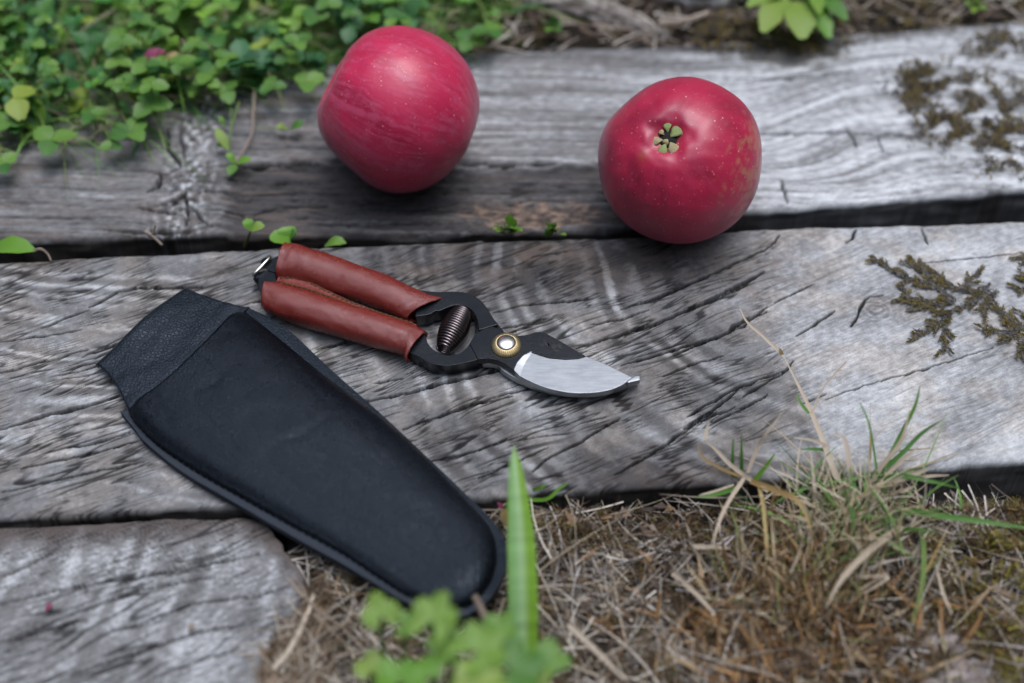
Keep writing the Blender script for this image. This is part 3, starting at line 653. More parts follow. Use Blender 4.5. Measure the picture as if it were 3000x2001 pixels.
upax = Z1([(455, 315), (620, 345), (860, 410), (1150, 505), (1450, 610), (1750, 735), (1945, 800)], 0.0078); upax[:, 2] = [0.0080, 0.0082, 0.0080, 0.0078, 0.0078, 0.0074, 0.0060]
# angle 0 is the camera side, pi/2 up, pi the far side
grip('leather_grip', lowax, [0.0046, 0.0066, 0.0067, 0.0066, 0.0064, 0.0063, 0.0064], [0.0056, 0.0066, 0.0066, 0.0064, 0.0062, 0.0058, 0.0040], lambda t, A: 0.003 * np.exp(-((1 - t) / 0.08) ** 2) * np.maximum(np.cos(A), 0) * 0 - 0.0012 * np.exp(-((1 - t) / 0.1) ** 2) * np.cos(A) + 0.0015 * np.exp(-(t / 0.08) ** 2) * np.cos(A) * 1.2, 0, 401,
     lambda t, A: 0.0022 * np.exp(-((1 - t) / 0.05) ** 2) * np.maximum(np.cos(A), 0) ** 2 - 0.0006 * np.exp(-((t - 0.93) / 0.04) ** 2) * np.maximum(np.cos(A + 0.5), 0))
grip('leather_grip', upax, [0.0076, 0.0074, 0.0072, 0.0070, 0.0067, 0.0064, 0.0066], [0.0076, 0.0074, 0.0072, 0.0068, 0.0064, 0.0058, 0.0044], lambda t, A: -0.0050 * np.exp(-((1 - t) / 0.16) ** 2) * np.cos(A), 0, 402,
     lambda t, A: 0.0018 * np.exp(-((1 - t) / 0.06) ** 2) * np.maximum(-np.cos(A), 0) ** 2)
Uln = catmull(Z1([(405, 470), (560, 470), (720, 505), (900, 600), (1200, 735), (1500, 845), (1850, 960)], 0.0086), 60)
Lln = catmull(Z1([(385, 520), (500, 560), (660, 600), (850, 655), (1100, 745), (1400, 855), (1855, 985)], 0.0102), 60)
tt = np.linspace(-0.25, 1.25, 9)
W = Uln[:, None] + (Lln - Uln)[:, None] * tt[None, :, None]; W[..., 2] = 0.0086 + 0.0016 * tt[None] - 0.0006 * np.sin(np.clip(tt, 0, 1) * np.pi)[None] + 0.0004 * fbm(np.linspace(0, 12, 60)[:, None] + 0 * tt, tt[None] * 2 + 0 * W[..., 0], 403, 3)
W[:, 0, 2] -= 0.001; W[:, -1, 2] -= 0.002
wb = child('grip_web', grid_mesh('grip_web', W), M['red_leather'], sec)
for ln_, dz in ((Uln + (Lln - Uln) * 0.12, 0.0088), (Uln + (Lln - Uln) * 0.85, 0.0103)):
    Q = catmull(ln_, 400); d = np.r_[0, np.cumsum(np.linalg.norm(np.diff(Q, axis=0), axis=1))]
    bs = bmesh.new(); s_ = 0.001
    while s_ < d[-1] - 0.003:
        a_ = np.array([np.interp(s_, d, Q[:, i]) for i in range(3)]); b_ = np.array([np.interp(s_ + 0.0017, d, Q[:, i]) for i in range(3)])
        a_[2] = b_[2] = dz
        V, F = tube_arr(np.array([a_ - (0, 0, .0006), a_ + (b_ - a_) * 0.2, a_ + (b_ - a_) * 0.8 + (0, 0.0002, 0), b_ - (0, 0, .0006)]), 0.00038, 6, False)
        vs = [bs.verts.new(v) for v in V]; [bs.faces.new([vs[i] for i in f]) for f in F]; s_ += 0.0023
    child('stitching', bm_mesh('stitching', bs, True), M['thread'], sec)
# catch at the far end: two arm ends, knob and wire latch
bmC = bmesh.new()
plate_bm(bmC, catmull(Z1([(520, 230), (440, 235), (395, 250), (330, 290), (275, 345), (300, 395), (350, 410), (430, 425), (520, 440)], 0.0088), 30), 0.0025, 0.0088, inset=0.0003)
plate_bm(bmC, catmull(Z1([(380, 430), (330, 408), (250, 400), (212, 435), (200, 500), (205, 570), (225, 625), (300, 660), (420, 640)], 0.0082), 30), 0.0020, 0.0082, inset=0.0003)
ce = child('arm_end', bm_mesh('arm_end', bmC), M['black_metal'], sec); bevel(ce, 0.0009, 3, 50)
for nm, p, q2, rr in (('catch_knob', (150, 492, 0.0050), (240, 470, 0.0056), 0.0026), ('catch_knob', (232, 318, 0.0056), (320, 330, 0.0060), 0.0024)):
    A_ = Z1([p, q2]); ts = np.linspace(0, 1, 9); pr = rr * np.clip(np.sqrt(1 - (1 - np.clip(ts * 2.2, 0, 1)) ** 2), 0.15, 1)
    child(nm, tube_mesh(nm, A_[0] + (A_[1] - A_[0]) * ts[:, None], pr, 16), M['black_metal'], sec)
wp = Z1([(255, 300, 0.0030), (300, 262, 0.0085), (325, 262, 0.0100), (290, 300, 0.0104), (210, 385, 0.0100), (165, 430, 0.0092), (155, 460, 0.0078), (190, 480, 0.0040), (240, 440, 0.0028)])
child('wire_latch', tube_mesh('wire_latch', catmull(wp, 60), 0.00072, 10), M['wire'], sec)

# ------------------------------------------------------------------ sheath
def S5(pts, z): return atm([(260 + p[0] * 0.3148, 820 + p[1] * 0.3148) for p in pts], z)
sh = thing('sheath', at(700, 1300, 0.0), 'empty black leather sheath with a stitched rim and a grained back flap', 'sheath')
ZR = 0.0040
seamR = atm([(712, 922), (764, 962), (858, 1040), (953, 1119), (1090, 1218), (1186, 1300), (1302, 1416), (1392, 1510), (1432, 1568), (1443, 1622), (1435, 1680), (1408, 1729), (1365, 1768)], ZR + 0.0008)
seamL = atm([(383, 1204), (405, 1240), (469, 1303), (581, 1378), (715, 1455), (849, 1530), (1000, 1613), (1090, 1672), (1150, 1712), (1204, 1743), (1265, 1765), (1315, 1776), (1365, 1768)], ZR + 0.0008)
nu, nv = 150, 60
Rr, Ll = catmull(seamR, nu), catmull(seamL, nu)
def arcparam(P, n):
    d = np.r_[0, np.cumsum(np.linalg.norm(np.diff(P, axis=0), axis=1))]; t = np.linspace(0, d[-1], n)
    return np.stack([np.interp(t, d, P[:, i]) for i in range(3)], 1)
Rr, Ll = arcparam(catmull(seamR, 600), nu), arcparam(catmull(seamL, 600), nu)
v = np.linspace(0, 1, nv); u = np.linspace(0, 1, nu)
Pk = Ll[:, None] + (Rr - Ll)[:, None] * v[None, :, None]
PKV = 0.70; pv = np.where(v < PKV, 0.16 * sst(0, 0.08, v) + 0.84 * np.sin(np.pi / 2 * np.clip(v / PKV, 0, 1)) ** 0.9, np.sqrt(np.clip(1 - ((v - PKV) / (1 - PKV)) ** 2.2, 0, 1)))
wdt = np.linalg.norm(Rr - Ll, axis=1)
hu = 0.0098 * (1 - 0.50 * sst(0.1, 0.95, u)) * np.clip(wdt / 0.03, 0, 1) ** 0.6
H = hu[:, None] * pv[None] * (1 + 0.10 * fbm(u[:, None] * 4 + 0 * v, v[None] * 2 + 0 * u[:, None], 501, 3) - 0.025 * np.exp(-((np.abs(pn(u[:, None] * 3 + v[None] * 1.5, v[None] * 2.5 - u[:, None], 502))) / 0.05) ** 2))
Pk[..., 2] += H
opn = [(383, 1204), (417, 1169), (480, 1122), (559, 1050), (631, 977), (669, 936), (692, 924), (712, 922)]
ov = arcparam(atm(opn, 0), 8); 
opx = catmull(np.array([(p[0], p[1], 0.0) for p in opn]), 400); dd_ = np.r_[0, np.cumsum(np.linalg.norm(np.diff(opx, axis=0), axis=1))]
tgt = np.array([at(np.interp(k * dd_[-1], dd_, opx[:, 0]), np.interp(k * dd_[-1], dd_, opx[:, 1]), Pk[0, j, 2]) for j, k in enumerate(v)])
off = tgt - Pk[0]; Pk += off[None] * ((1 - np.clip(u / 0.35, 0, 1)) ** 2)[:, None, None]
pocket = child('pocket', grid_mesh('pocket', Pk), M['black_leather'], sh)
sm_ = pocket.modifiers.new('thick', 'SOLIDIFY'); sm_.thickness = 0.0016; sm_.offset = -1
# rim (front leather flange) between the seam and the outer edge
outR = atm([(729, 902), (795, 933), (858, 977), (921, 1037), (1000, 1110), (1110, 1207), (1208, 1298), (1347, 1430), (1437, 1519), (1477, 1577), (1486, 1640), (1468, 1702), (1428, 1760), (1372, 1802)], ZR)
outL = atm([(352, 1205), (395, 1257), (429, 1298), (536, 1383), (697, 1478), (849, 1566), (1000, 1650), (1090, 1704), (1168, 1752), (1213, 1774), (1262, 1793), (1318, 1808), (1372, 1802)], ZR)
oR, oL = arcparam(catmull(outR, 600), nu), arcparam(catmull(outL, 600), nu)
rim = []
for seam, ou in ((Rr, oR), (Ll, oL)):
    k = np.linspace(0, 1, 7); G = seam[:, None] + (ou - seam)[:, None] * k[None, :, None]
    G[..., 2] = ZR + 0.0006 * (1 - k)[None] - 0.0003 * np.exp(-((k - 0.22) / 0.10) ** 2)[None]
    edge = G[:, -1:].copy(); edge[..., 2] = 0.0005
    rim.append(np.concatenate([G, G[:, -1:], edge], 1))
rim_all = np.concatenate([rim[1], rim[0][::-1]], 0)
child('rim', grid_mesh('rim', rim[1]), M['edge_leather'], sh); child('rim', grid_mesh('rim', rim[0][::-1]), M['black_grain'], sh)
for o_ in list(sh.children):
    if o_.name.startswith('rim'):
        es = o_.modifiers.new('split', 'EDGE_SPLIT'); es.split_angle = R(40)
# stitches along the seam
bs = bmesh.new()
for seam, ou in ((Rr, oR), (Ll, oL)):
    Q = seam + (ou - seam) * 0.20; Q[:, 2] = ZR + 0.0004; d = np.r_[0, np.cumsum(np.linalg.norm(np.diff(Q, axis=0), axis=1))]; s_ = 0.002
    while s_ < d[-1]:
        a_ = np.array([np.interp(s_, d, Q[:, i]) for i in range(3)]); b_ = np.array([np.interp(s_ + 0.0022, d, Q[:, i]) for i in range(3)])
        V, F = tube_arr(np.array([a_ - (0, 0, .0005), a_ + (b_ - a_) * 0.2, a_ + (b_ - a_) * 0.8, b_ - (0, 0, .0005)]), 0.00045, 6, False)
        vs = [bs.verts.new(x_) for x_ in V]; [bs.faces.new([vs[i] for i in f]) for f in F]; s_ += 0.0031
child('stitching', bm_mesh('stitching', bs, True), M['black_thread'], sh)
# back panel: lies flat under everything, runs on as the grained flap
bkL = oL.copy(); bkR = oR.copy(); bkL[:, 2] = bkR[:, 2] = 0.0016
Bk = bkL[:, None] + (bkR - bkL)[:, None] * np.linspace(0.004, 0.996, 12)[None, :, None]
bo = child('back_panel', grid_mesh('back_panel', Bk), M['edge_leather'], sh)
m = bo.modifiers.new('thick', 'SOLIDIFY'); m.thickness = 0.0014; m.offset = -1
# flap
fl_top = S5([(82, 800), (250, 668), (450, 495), (680, 278), (800, 170), (892, 90)], 0.0070)
fl_bot = S5([(392, 1240), (560, 1130), (760, 980), (1000, 740), (1240, 480), (1500, 270)], 0.0025)
a0, a1 = arcparam(catmull(fl_top, 300), 70), arcparam(catmull(fl_bot, 300), 70)
lft = S5([(82, 800), (150, 850), (230, 940), (300, 1060), (345, 1160), (392, 1240)], 0.003); rgt = S5([(892, 90), (1010, 142), (1150, 192), (1290, 232), (1400, 262), (1500, 270)], 0.0035)
lc, rc_ = arcparam(catmull(lft, 200), 60), arcparam(catmull(rgt, 200), 60)
ss, qq = np.linspace(0, 1, 70), np.linspace(0, 1, 60)
Sg, Qg = np.meshgrid(ss, qq, indexing='xy')       # Q rows (top->bottom), S along
lin = lambda A, B, k: A + (B - A) * k[..., None]
bil = lin(lin(a0[0], a0[-1], Sg), lin(a1[0], a1[-1], Sg), Qg)
FL = lin(np.broadcast_to(a0[None], (60, 70, 3)), np.broadcast_to(a1[None], (60, 70, 3)), Qg) + lin(np.broadcast_to(lc[:, None], (60, 70, 3)), np.broadcast_to(rc_[:, None], (60, 70, 3)), Sg) - bil
zf = 0.0030 + 0.0034 * (1 - Qg) ** 1.5 * np.sin(np.pi * Sg) + 0.0006 * fbm(Sg * 3, Qg * 3, 505, 2) - 0.0016 * (1 - sst(0.0, 0.05, Qg))
FL[..., 2] = zf
flap = child('back_flap', grid_mesh('back_flap', FL), M['black_grain'], sh)
m = flap.modifiers.new('thick', 'SOLIDIFY'); m.thickness = 0.0019; m.offset = -1

# ------------------------------------------------------------------ apples
def camvec(px, z, a, b_, c):                            # a right, b up, c towards the camera, as seen there
    e3 = CAM - at(px[0], px[1], z); e3 /= np.linalg.norm(e3); e2 = UPV - e3 * np.dot(UPV, e3); e2 /= np.linalg.norm(e2); e1 = np.cross(e2, e3)
    v_ = e1 * a + e2 * b_ + e3 * c; return v_ / np.linalg.norm(v_)
def apple(label, cpx, cz, r, axis, seed, kind):
    """axis: world unit vector from stem end to calyx end"""
    c = at(cpx[0], cpx[1], cz); root = thing('apple', c, label, 'apple', 'apples lying on the timbers')
    nl, nm = 220, 360
    th = np.linspace(0.0005, np.pi - 0.0005, nl); an = np.linspace(0, 2 * np.pi, nm, endpoint=False); A, Th = np.meshgrid(an, th)
    ct = np.cos(Th)         # +1 calyx end
    prof = r * (1 + 0.035 * np.cos(2 * Th - np.pi) * 0.4 - 0.055 * np.clip(ct, 0, 1) ** 2)
    rho = prof * np.sin(Th) * (1 + 0.012 * np.cos(5 * A + seed) * np.clip(ct + 0.3, 0, 1) + 0.014 * np.cos(A * 2 + seed * 2) + 0.010 * np.cos(3 * A + seed))
    zz = prof * ct * kind['sq']
    basin = 0.0054 * np.exp(-(np.sin(Th) / 0.21) ** 2) * (ct > 0) + 0.012 * np.exp(-(np.sin(Th) / 0.26) ** 1.6) * (ct < 0)
    zz = zz - np.sign(ct) * basin
    zz = zz + 0.0004 * np.exp(-((np.sin(Th) - 0.27) / 0.06) ** 2) * np.cos(5 * A + 0.6 + 0.5 * np.sin(2 * A)) * (ct > 0)      # knobs round the calyx
    zz += 0.0005 * fbm(np.cos(A) * np.sin(Th) * 3, np.sin(A) * np.sin(Th) * 3 + ct * 2, seed, 2)
    # colour in skin coordinates
    sx, sy = np.cos(A), np.sin(A)
    wob = 0.10 * fbm(sx * 2 + Th * 2, sy * 2 - Th, seed + 9, 3); ang_n = fbm((sx + 2) * 8 + wob * 8, (sy + 2) * 8 + Th * 0.9, seed + 1, 4); ang_f = fbm((sx + 2) * 24 + wob * 30, (sy + 2) * 24 + Th * 3.0, seed + 2, 3)
    pat = fbm(A / 2 + sx * 0.0 + 3, Th * 1.4, seed + 3, 3)
    X3, Y3, Z3 = np.sin(Th) * sx, np.sin(Th) * sy, ct
    cl = fbm(X3 * 2.2 + Z3, Y3 * 2.2 - Z3, seed + 4, 4); mott = 0.6 * (fbm(X3 * 11, Y3 * 11 + Z3 * 4, seed + 5, 5) + fbm(Y3 * 11 + 5, Z3 * 11 - X3 * 3, seed + 15, 5) + fbm(Z3 * 11, X3 * 11 + 3, seed + 25, 5))
    RD, DR, PK, YL = np.array((0.50, 0.017, 0.070)), np.array((0.33, 0.006, 0.040)), np.array((0.56, 0.085, 0.17)), np.array((0.50, 0.36, 0.15))
    col = mixc(RD, DR, sst(-0.3, 0.6, cl + 0.2 * mott)); stk = 0.9 if kind['streak'] else 0.25
    col = mixc(col, PK, np.clip(stk * sst(-0.3, 0.8, 0.6 * ang_n + 0.7 * ang_f + 0.5 * mott + 0.5 * cl), 0, 1) * 0.65)
    bd = np.array(kind['blush']); bv = X3 * bd[0] + Y3 * bd[1] + Z3 * bd[2]
    bl = sst(kind['b0'], kind['b1'], bv + 0.25 * mott)
    col = mixc(col, YL, bl * sst(-0.5, 0.5, mott * 1.4 + (bl - 0.5)) * 0.48)
    col = mixc(col, (0.30, 0.22, 0.06), np.exp(-(np.sin(Th) / 0.10) ** 2) * 0.8)
    col = mixc(col, (0.36, 0.06, 0.02), 0.7 * np.exp(-((np.sin(Th) - 0.38) / 0.06) ** 2 - ((np.angle(np.exp(1j * (A - kind.get('oa', 0))))) / 0.18) ** 2) * (ct > 0))
    col = col * np.array(kind.get('tint', (1, 1, 1)))
    P = np.stack([rho * np.cos(A), rho * np.sin(A), zz], -1)
    ax = Vector(axis).normalized(); q = ax.to_track_quat('Z', 'Y') @ Matrix.Rotation(kind['spin'], 3, 'Z').to_quaternion()
    Mx = np.array(q.to_matrix()); P = P @ Mx.T
    dirs = P / np.linalg.norm(P, axis=2, keepdims=True)
    for (fa, amt, wd_) in kind['flats']:
        f_ = camvec(cpx, cz, math.cos(R(fa)), math.sin(R(fa)), 0.05); P = P * (1 - amt * np.exp(-(1 - dirs @ f_) / wd_))[..., None]
    me = grid_mesh('skin', P, col, wrap=True); sk = obj('skin', me, M['apple'], root)
    lo = P[..., 2].min()
    # calyx: sepals curled over a dark hollow
    top = prof[0, 0] * kind['sq'] - 0.0054
    bmh = bmesh.new(); bmesh.ops.create_uvsphere(bmh, u_segments=20, v_segments=10, radius=0.0042)
    for v_ in bmh.verts: v_.co = Vector((v_.co.x * 1.25, v_.co.y * 1.25, v_.co.z * 0.55 + top - 0.0003))
    me2 = bm_mesh('calyx', bmh, True); me2.transform(q.to_matrix().to_4x4()); hl = obj('calyx', me2, M['hollow'], root)
    ldir = Mx.T @ RGT; a0_ = math.atan2(ldir[1], ldir[0]); rs = random.Random(seed)
    for (dx, dy, w_, l_, mt_) in ((-0.5, 4.9, 3.4, 4.6, 0), (3.4, 2.4, 4.6, 6.0, 0), (2.3, -3.9, 4.0, 5.0, 1), (-1.7, -4.2, 3.2, 4.2, 0), (-4.2, -0.3, 3.0, 3.8, 1), (-0.7, -1.2, 2.2, 2.0, 1), (-2.2, 2.2, 1.8, 2.0, 1)):
        rr_ = math.hypot(dx, dy); an_ = a0_ + math.atan2(dy, dx) + rs.uniform(-.1, .1); n_ = 9; k_ = np.linspace(0, 1, n_)
        px_ = (rr_ + l_ * (0.55 - 1.15 * k_)) * 1e-3 * 1.2; hz = top + 0.0009 + 0.0014 * np.sin(np.pi * (0.15 + 0.75 * k_)) + rs.uniform(0, .0006)
        wv = w_ * 1e-3 * 0.70 * np.interp(k_, [0, .3, .6, 1], [0.80, 1.0, 0.75, 0.06]); q5 = np.linspace(-1, 1, 5)
        G = np.stack([px_[:, None] + 0 * q5, wv[:, None] * q5, hz[:, None] - 0.0004 * (q5 ** 2)[None] + 0.0004 * np.abs(q5)[None] * (k_ > 0.5)[:, None] + 0.0002 * rs.uniform(-1, 1) * q5[None]], -1)
        c_, s_ = math.cos(an_), math.sin(an_); Rz = np.array([[c_, -s_, 0], [s_, c_, 0], [0, 0, 1]]); G = (G @ Rz.T) @ Mx.T
        so = obj('sepal', grid_mesh('sepal', G), M['sepal2'] if mt_ else M['sepal'], hl); mm_ = so.modifiers.new('t', 'SOLIDIFY'); mm_.thickness = 0.0004; mm_.offset = -1
    return root, lo
m, t, b = mat('apple_skin'); M['apple'] = m
a_ = t.nodes.new('ShaderNodeAttribute'); a_.attribute_name = 'Col'
vo = t.nodes.new('ShaderNodeTexVoronoi'); vo.inputs['Scale'].default_value = 270; tc_ = t.nodes.new('ShaderNodeTexCoord'); t.links.new(tc_.outputs['Object'], vo.inputs['Vector'])
rpp = t.nodes.new('ShaderNodeValToRGB'); rpp.color_ramp.elements[0].position = 0.07; rpp.color_ramp.elements[0].color = (1, 1, 1, 1); rpp.color_ramp.elements[1].position = 0.13; rpp.color_ramp.elements[1].color = (0, 0, 0, 1)
t.links.new(vo.outputs['Distance'], rpp.inputs[0])
sc = t.nodes.new('ShaderNodeSeparateColor'); t.links.new(vo.outputs['Color'], sc.inputs[0])
mm2 = t.nodes.new('ShaderNodeMath'); mm2.operation = 'MULTIPLY'; t.links.new(rpp.outputs[0], mm2.inputs[0]); t.links.new(sc.outputs[0], mm2.inputs[1])
x = t.nodes.new('ShaderNodeMix'); x.data_type = 'RGBA'; x.inputs[7].default_value = (0.58, 0.26, 0.24, 1)
vo2 = t.nodes.new('ShaderNodeTexVoronoi'); vo2.inputs['Scale'].default_value = 560; t.links.new(tc_.outputs['Object'], vo2.inputs['Vector'])
rp2 = t.nodes.new('ShaderNodeMapRange'); rp2.inputs['From Min'].default_value = 0.20; rp2.inputs['From Max'].default_value = 0.10; t.links.new(vo2.outputs['Distance'], rp2.inputs['Value'])
sc2 = t.nodes.new('ShaderNodeSeparateColor'); t.links.new(vo2.outputs['Color'], sc2.inputs[0])
m22 = t.nodes.new('ShaderNodeMath'); m22.operation = 'MULTIPLY'; t.links.new(rp2.outputs[0], m22.inputs[0]); t.links.new(sc2.outputs[1], m22.inputs[1])
m23 = t.nodes.new('ShaderNodeMath'); m23.operation = 'MULTIPLY'; m23.inputs[1].default_value = 0.55; t.links.new(m22.outputs[0], m23.inputs[0])
m24 = t.nodes.new('ShaderNodeMath'); m24.operation = 'MAXIMUM'; t.links.new(m23.outputs[0], m24.inputs[0]); t.links.new(mm2.outputs[0], m24.inputs[1])
t.links.new(m24.outputs[0], x.inputs[0]); t.links.new(a_.outputs['Color'], x.inputs[6]); t.links.new(x.outputs[2], b.inputs['Base Color'])
b.inputs['Roughness'].default_value = 0.40; b.inputs['Specular IOR Level'].default_value = 0.55
b.inputs['Sheen Weight'].default_value = 0.12; b.inputs['Sheen Roughness'].default_value = 0.5; b.inputs['Sheen Tint'].default_value = (0.85, 0.8, 1.0, 1)
nn_ = noise(t, 220, 4); bump(t, b, nn_.outputs['Fac'], 0.0001)
apple('round dotted red apple over the gap between two timbers, its calyx facing forward', (1990, 469), 0.0335, 0.0361, camvec((1990, 466), 0.0335, -0.15, 0.30, 0.94), 3,
      dict(tint=(0.80, 0.72, 0.72), flats=[(180, .04, .10), (0, .04, .10), (135, .065, .10)], sq=1.0, streak=False, blush=(0.95, 0.25, 0.0), b0=0.60, b1=1.15, spin=0.0, oa=4.2))
apple('streaky pink red apple lying on its side on the back timber, calyx to the right', (1170, 322), 0.0330, 0.0370, camvec((1170, 322), 0.033, 0.90, -0.42, -0.10), 8,
      dict(flats=[(139, .06, .08), (228, .09, .09)], sq=1.03, streak=True, blush=(0.1, 0.2, 1.0), b0=0.75, b1=1.5, spin=0.4, oa=1.0))

# ------------------------------------------------------------------ dry litter and moss on the soil (nobody could count it)
def inpoly(P, poly):
    x, y = P[:, 0], P[:, 1]; ins = np.zeros(len(P), bool); n = len(poly); j = n - 1
    for i in range(n):
        a, b_ = poly[i], poly[j]; j = i
        c_ = ((a[1] > y) != (b_[1] > y)) & (x < (b_[0] - a[0]) * (y - a[1]) / (b_[1] - a[1] + 1e-12) + a[0]); ins ^= c_
    return ins
def scatter(n, poly_px, z=0.0, dens_=None, seed=0):
    g_ = np.random.default_rng(seed); W = atm(poly_px, z)[:, :2]; lo, hi = W.min(0), W.max(0); out_ = np.zeros((0, 2))
    while len(out_) < n:
        P = g_.uniform(lo, hi, (n * 3, 2)); P = P[inpoly(P, W)]
        if dens_ is not None: P = P[g_.random(len(P)) < dens_(P[:, 0] * 1000, P[:, 1] * 1000)]
        out_ = np.vstack([out_, P])
        if len(P) == 0: break
    return out_[:n]
FRONT = [(905, 1500), (1100, 1470), (1391, 1462), (1723, 1442), (2169, 1410), (2616, 1378), (3000, 1352), (3500, 1330), (3700, 2350), (640, 2500), (760, 1990), (840, 1810), (890, 1740)]
def litter(name, n, poly, seed, lnr, wdr, cols, zlift, up, dens_=None, label='', cat='', matk='straw', k=3, flat=0.12):
    g_ = np.random.default_rng(seed); P = scatter(n, poly, -0.008, dens_, seed); n = len(P)
    z = ground_z(P[:, 0], P[:, 1]) + g_.uniform(0, zlift, n)
    a_ = g_.uniform(0, 2 * np.pi, n); ln = g_.uniform(*lnr, n); wd = g_.uniform(*wdr, n)
    up_ = np.abs(g_.normal(0, flat, n)) if up == 0 else g_.uniform(up * 0.4, up * 1.4, n)
    D = np.stack([np.cos(a_), np.sin(a_), up_], -1)
    P0 = np.stack([P[:, 0], P[:, 1], z], -1)
    if up == 0: P0[:, :2] -= D[:, :2] * ln[:, None] * 0.5
    bend = np.stack([-np.sin(a_), np.cos(a_), 0 * a_], -1) * (g_.normal(0, 0.28, n) * ln)[:, None]; bend[:, 2] = -0.10 * ln * (up == 0) + 0.0 
    V, F = strands(P0, D, ln, wd, bend, k, seed)
    C = np.array(cols); ci = g_.integers(0, len(C), n); c = C[ci] * g_.uniform(0.6, 1.3, (n, 1)); col = rep(c, (k + 1) * 2)
    o = obj(name, arr_mesh(name, V, F, col), M[matk]); tag(o, label, cat, kind='stuff'); return o
STR = [(0.36, 0.32, 0.25), (0.52, 0.47, 0.39), (0.46, 0.42, 0.36), (0.20, 0.165, 0.13), (0.24, 0.17, 0.10), (0.36, 0.34, 0.32), (0.12, 0.095, 0.075), (0.08, 0.06, 0.045)]
litter('dry_straw', 5600, FRONT, 601, (0.007, 0.026), (0.00025, 0.00075), STR, 0.005, 0, lambda x, y: 0.04 + 0.96 * sst(-0.12, 0.30, fbm(x / 20, y / 15, 599, 3)), 'tan dead straw and grass bits littering the soil in front of the timbers', 'straw', 'straw', 4)
litter('fine_litter', 15000, FRONT, 602, (0.002, 0.007), (0.0003, 0.0009), [(0.07, 0.048, 0.03), (0.11, 0.072, 0.04), (0.035, 0.026, 0.02), (0.15, 0.105, 0.065), (0.22, 0.18, 0.145)], 0.003, 0, None, 'brown crumbs of dead leaf and bark on the soil in front of the timbers', 'litter', 'straw', 2, 0.5)
litter('leaf_crumbs', 1500, FRONT, 608, (0.003, 0.008), (0.0012, 0.0032), [(0.16, 0.11, 0.07), (0.10, 0.07, 0.05), (0.24, 0.19, 0.15), (0.06, 0.045, 0.035), (0.20, 0.12, 0.06)], 0.004, 0, None, 'broken brown leaf pieces lying in the dead grass', 'litter', 'straw', 3, 0.4)
litter('long_dead_stems', 380, FRONT, 609, (0.022, 0.050), (0.0004, 0.0010), [(0.42, 0.38, 0.32), (0.30, 0.25, 0.18), (0.22, 0.18, 0.14)], 0.007, 0, None, 'long thin dead grass stems criss-crossing over the litter', 'straw', 'straw', 7, 0.16)
mo_d = lambda x, y: np.clip(sst(-0.02, 0.30, fbm(x / 16, y / 16, 603, 3)) + 0.0, 0, 1) * (0.35 + 0.65 * sst(90, 170, x) + 0.35 * sst(-30, -90, x))
litter('brown_moss', 26000, FRONT, 604, (0.002, 0.0062), (0.0003, 0.0008), [(0.115, 0.070, 0.028), (0.17, 0.11, 0.045), (0.065, 0.040, 0.020), (0.12, 0.11, 0.035), (0.05, 0.035, 0.02)], 0.004, 0.9, mo_d, 'rusty brown and olive moss cushions between the straw', 'moss', 'moss', 2)
ye_d = lambda x, y: sst(-0.1, 0.30, fbm(x / 11, y / 11, 605, 3)) * np.clip(sst(150, 195, x) + 0.25 * sst(-75, -88, y) * 0, 0, 1)
litter('yellow_moss', 9000, FRONT, 606, (0.002, 0.006), (0.0004, 0.0009), [(0.18, 0.16, 0.03), (0.26, 0.22, 0.05), (0.10, 0.085, 0.02), (0.15, 0.09, 0.03)], 0.007, 0.9, ye_d, 'yellow green moss cushion at the right edge of the straw', 'moss', 'moss', 2)
GAP = [(180, 715), (430, 690), (760, 678), (1000, 676), (1000, 700), (720, 718), (560, 728), (293, 742), (180, 748)]
P = scatter(2600, GAP, -0.012, None, 607); g_ = np.random.default_rng(608); n = len(P)
a_ = g_.uniform(0, 6.28, n); D = np.stack([np.cos(a_) * 0.8, np.sin(a_) * 0.8, g_.uniform(0.3, 1.2, n)], -1)
V, F = strands(np.stack([P[:, 0], P[:, 1] + 0.006, -0.014 + 0.004 * fbm(P[:, 0] * 60, P[:, 1] * 60, 609, 2)], -1), D, g_.uniform(.002, .005, n), g_.uniform(.0004, .0009, n), D * 0, 2, 610)
mo_c = np.array([(0.13, 0.12, 0.02), (0.09, 0.06, 0.02), (0.18, 0.18, 0.03)])[g_.integers(0, 3, n)]
tag(obj('gap_moss', arr_mesh('gap_moss', V, F, rep(mo_c, 6)), M['moss']), 'dark olive moss growing in the gap behind the secateurs', 'moss', kind='stuff')

# moss crusts on the right end of the back timber
def crust(name, spots, n, seed, label, z=-0.0012, hgt=(0.0015, 0.004)):
    g_ = np.random.default_rng(seed); Ps = []
    for (px, py, rx, ry, wgt) in spots:
        k = int(n * wgt); q_ = g_.normal(0, 0.5, (k, 2)); Ps.append(np.stack([px + q_[:, 0] * rx, py + q_[:, 1] * ry], -1))
    Pp = np.vstack(Ps); W = np.array([at(p[0], p[1], z) for p in Pp]); keep = fbm(W[:, 0] * 110, W[:, 1] * 110, seed, 3) > -0.02; W = W[keep]; n = len(W)
    a_ = g_.uniform(0, 6.28, n); D = np.stack([np.cos(a_), np.sin(a_), g_.uniform(0.2, 1.0, n)], -1)
    V, F = strands(W, D, g_.uniform(*hgt, n), g_.uniform(.0004, .0009, n), D * 0, 2, seed)
    c = np.array([(0.14, 0.10, 0.03), (0.20, 0.15, 0.035), (0.06, 0.05, 0.04), (0.09, 0.08, 0.07), (0.05, 0.045, 0.045)])[g_.integers(0, 5, n)]
    return tag(obj(name, arr_mesh(name, V, F, rep(c, 6)), M['moss']), label, 'moss', kind='stuff')
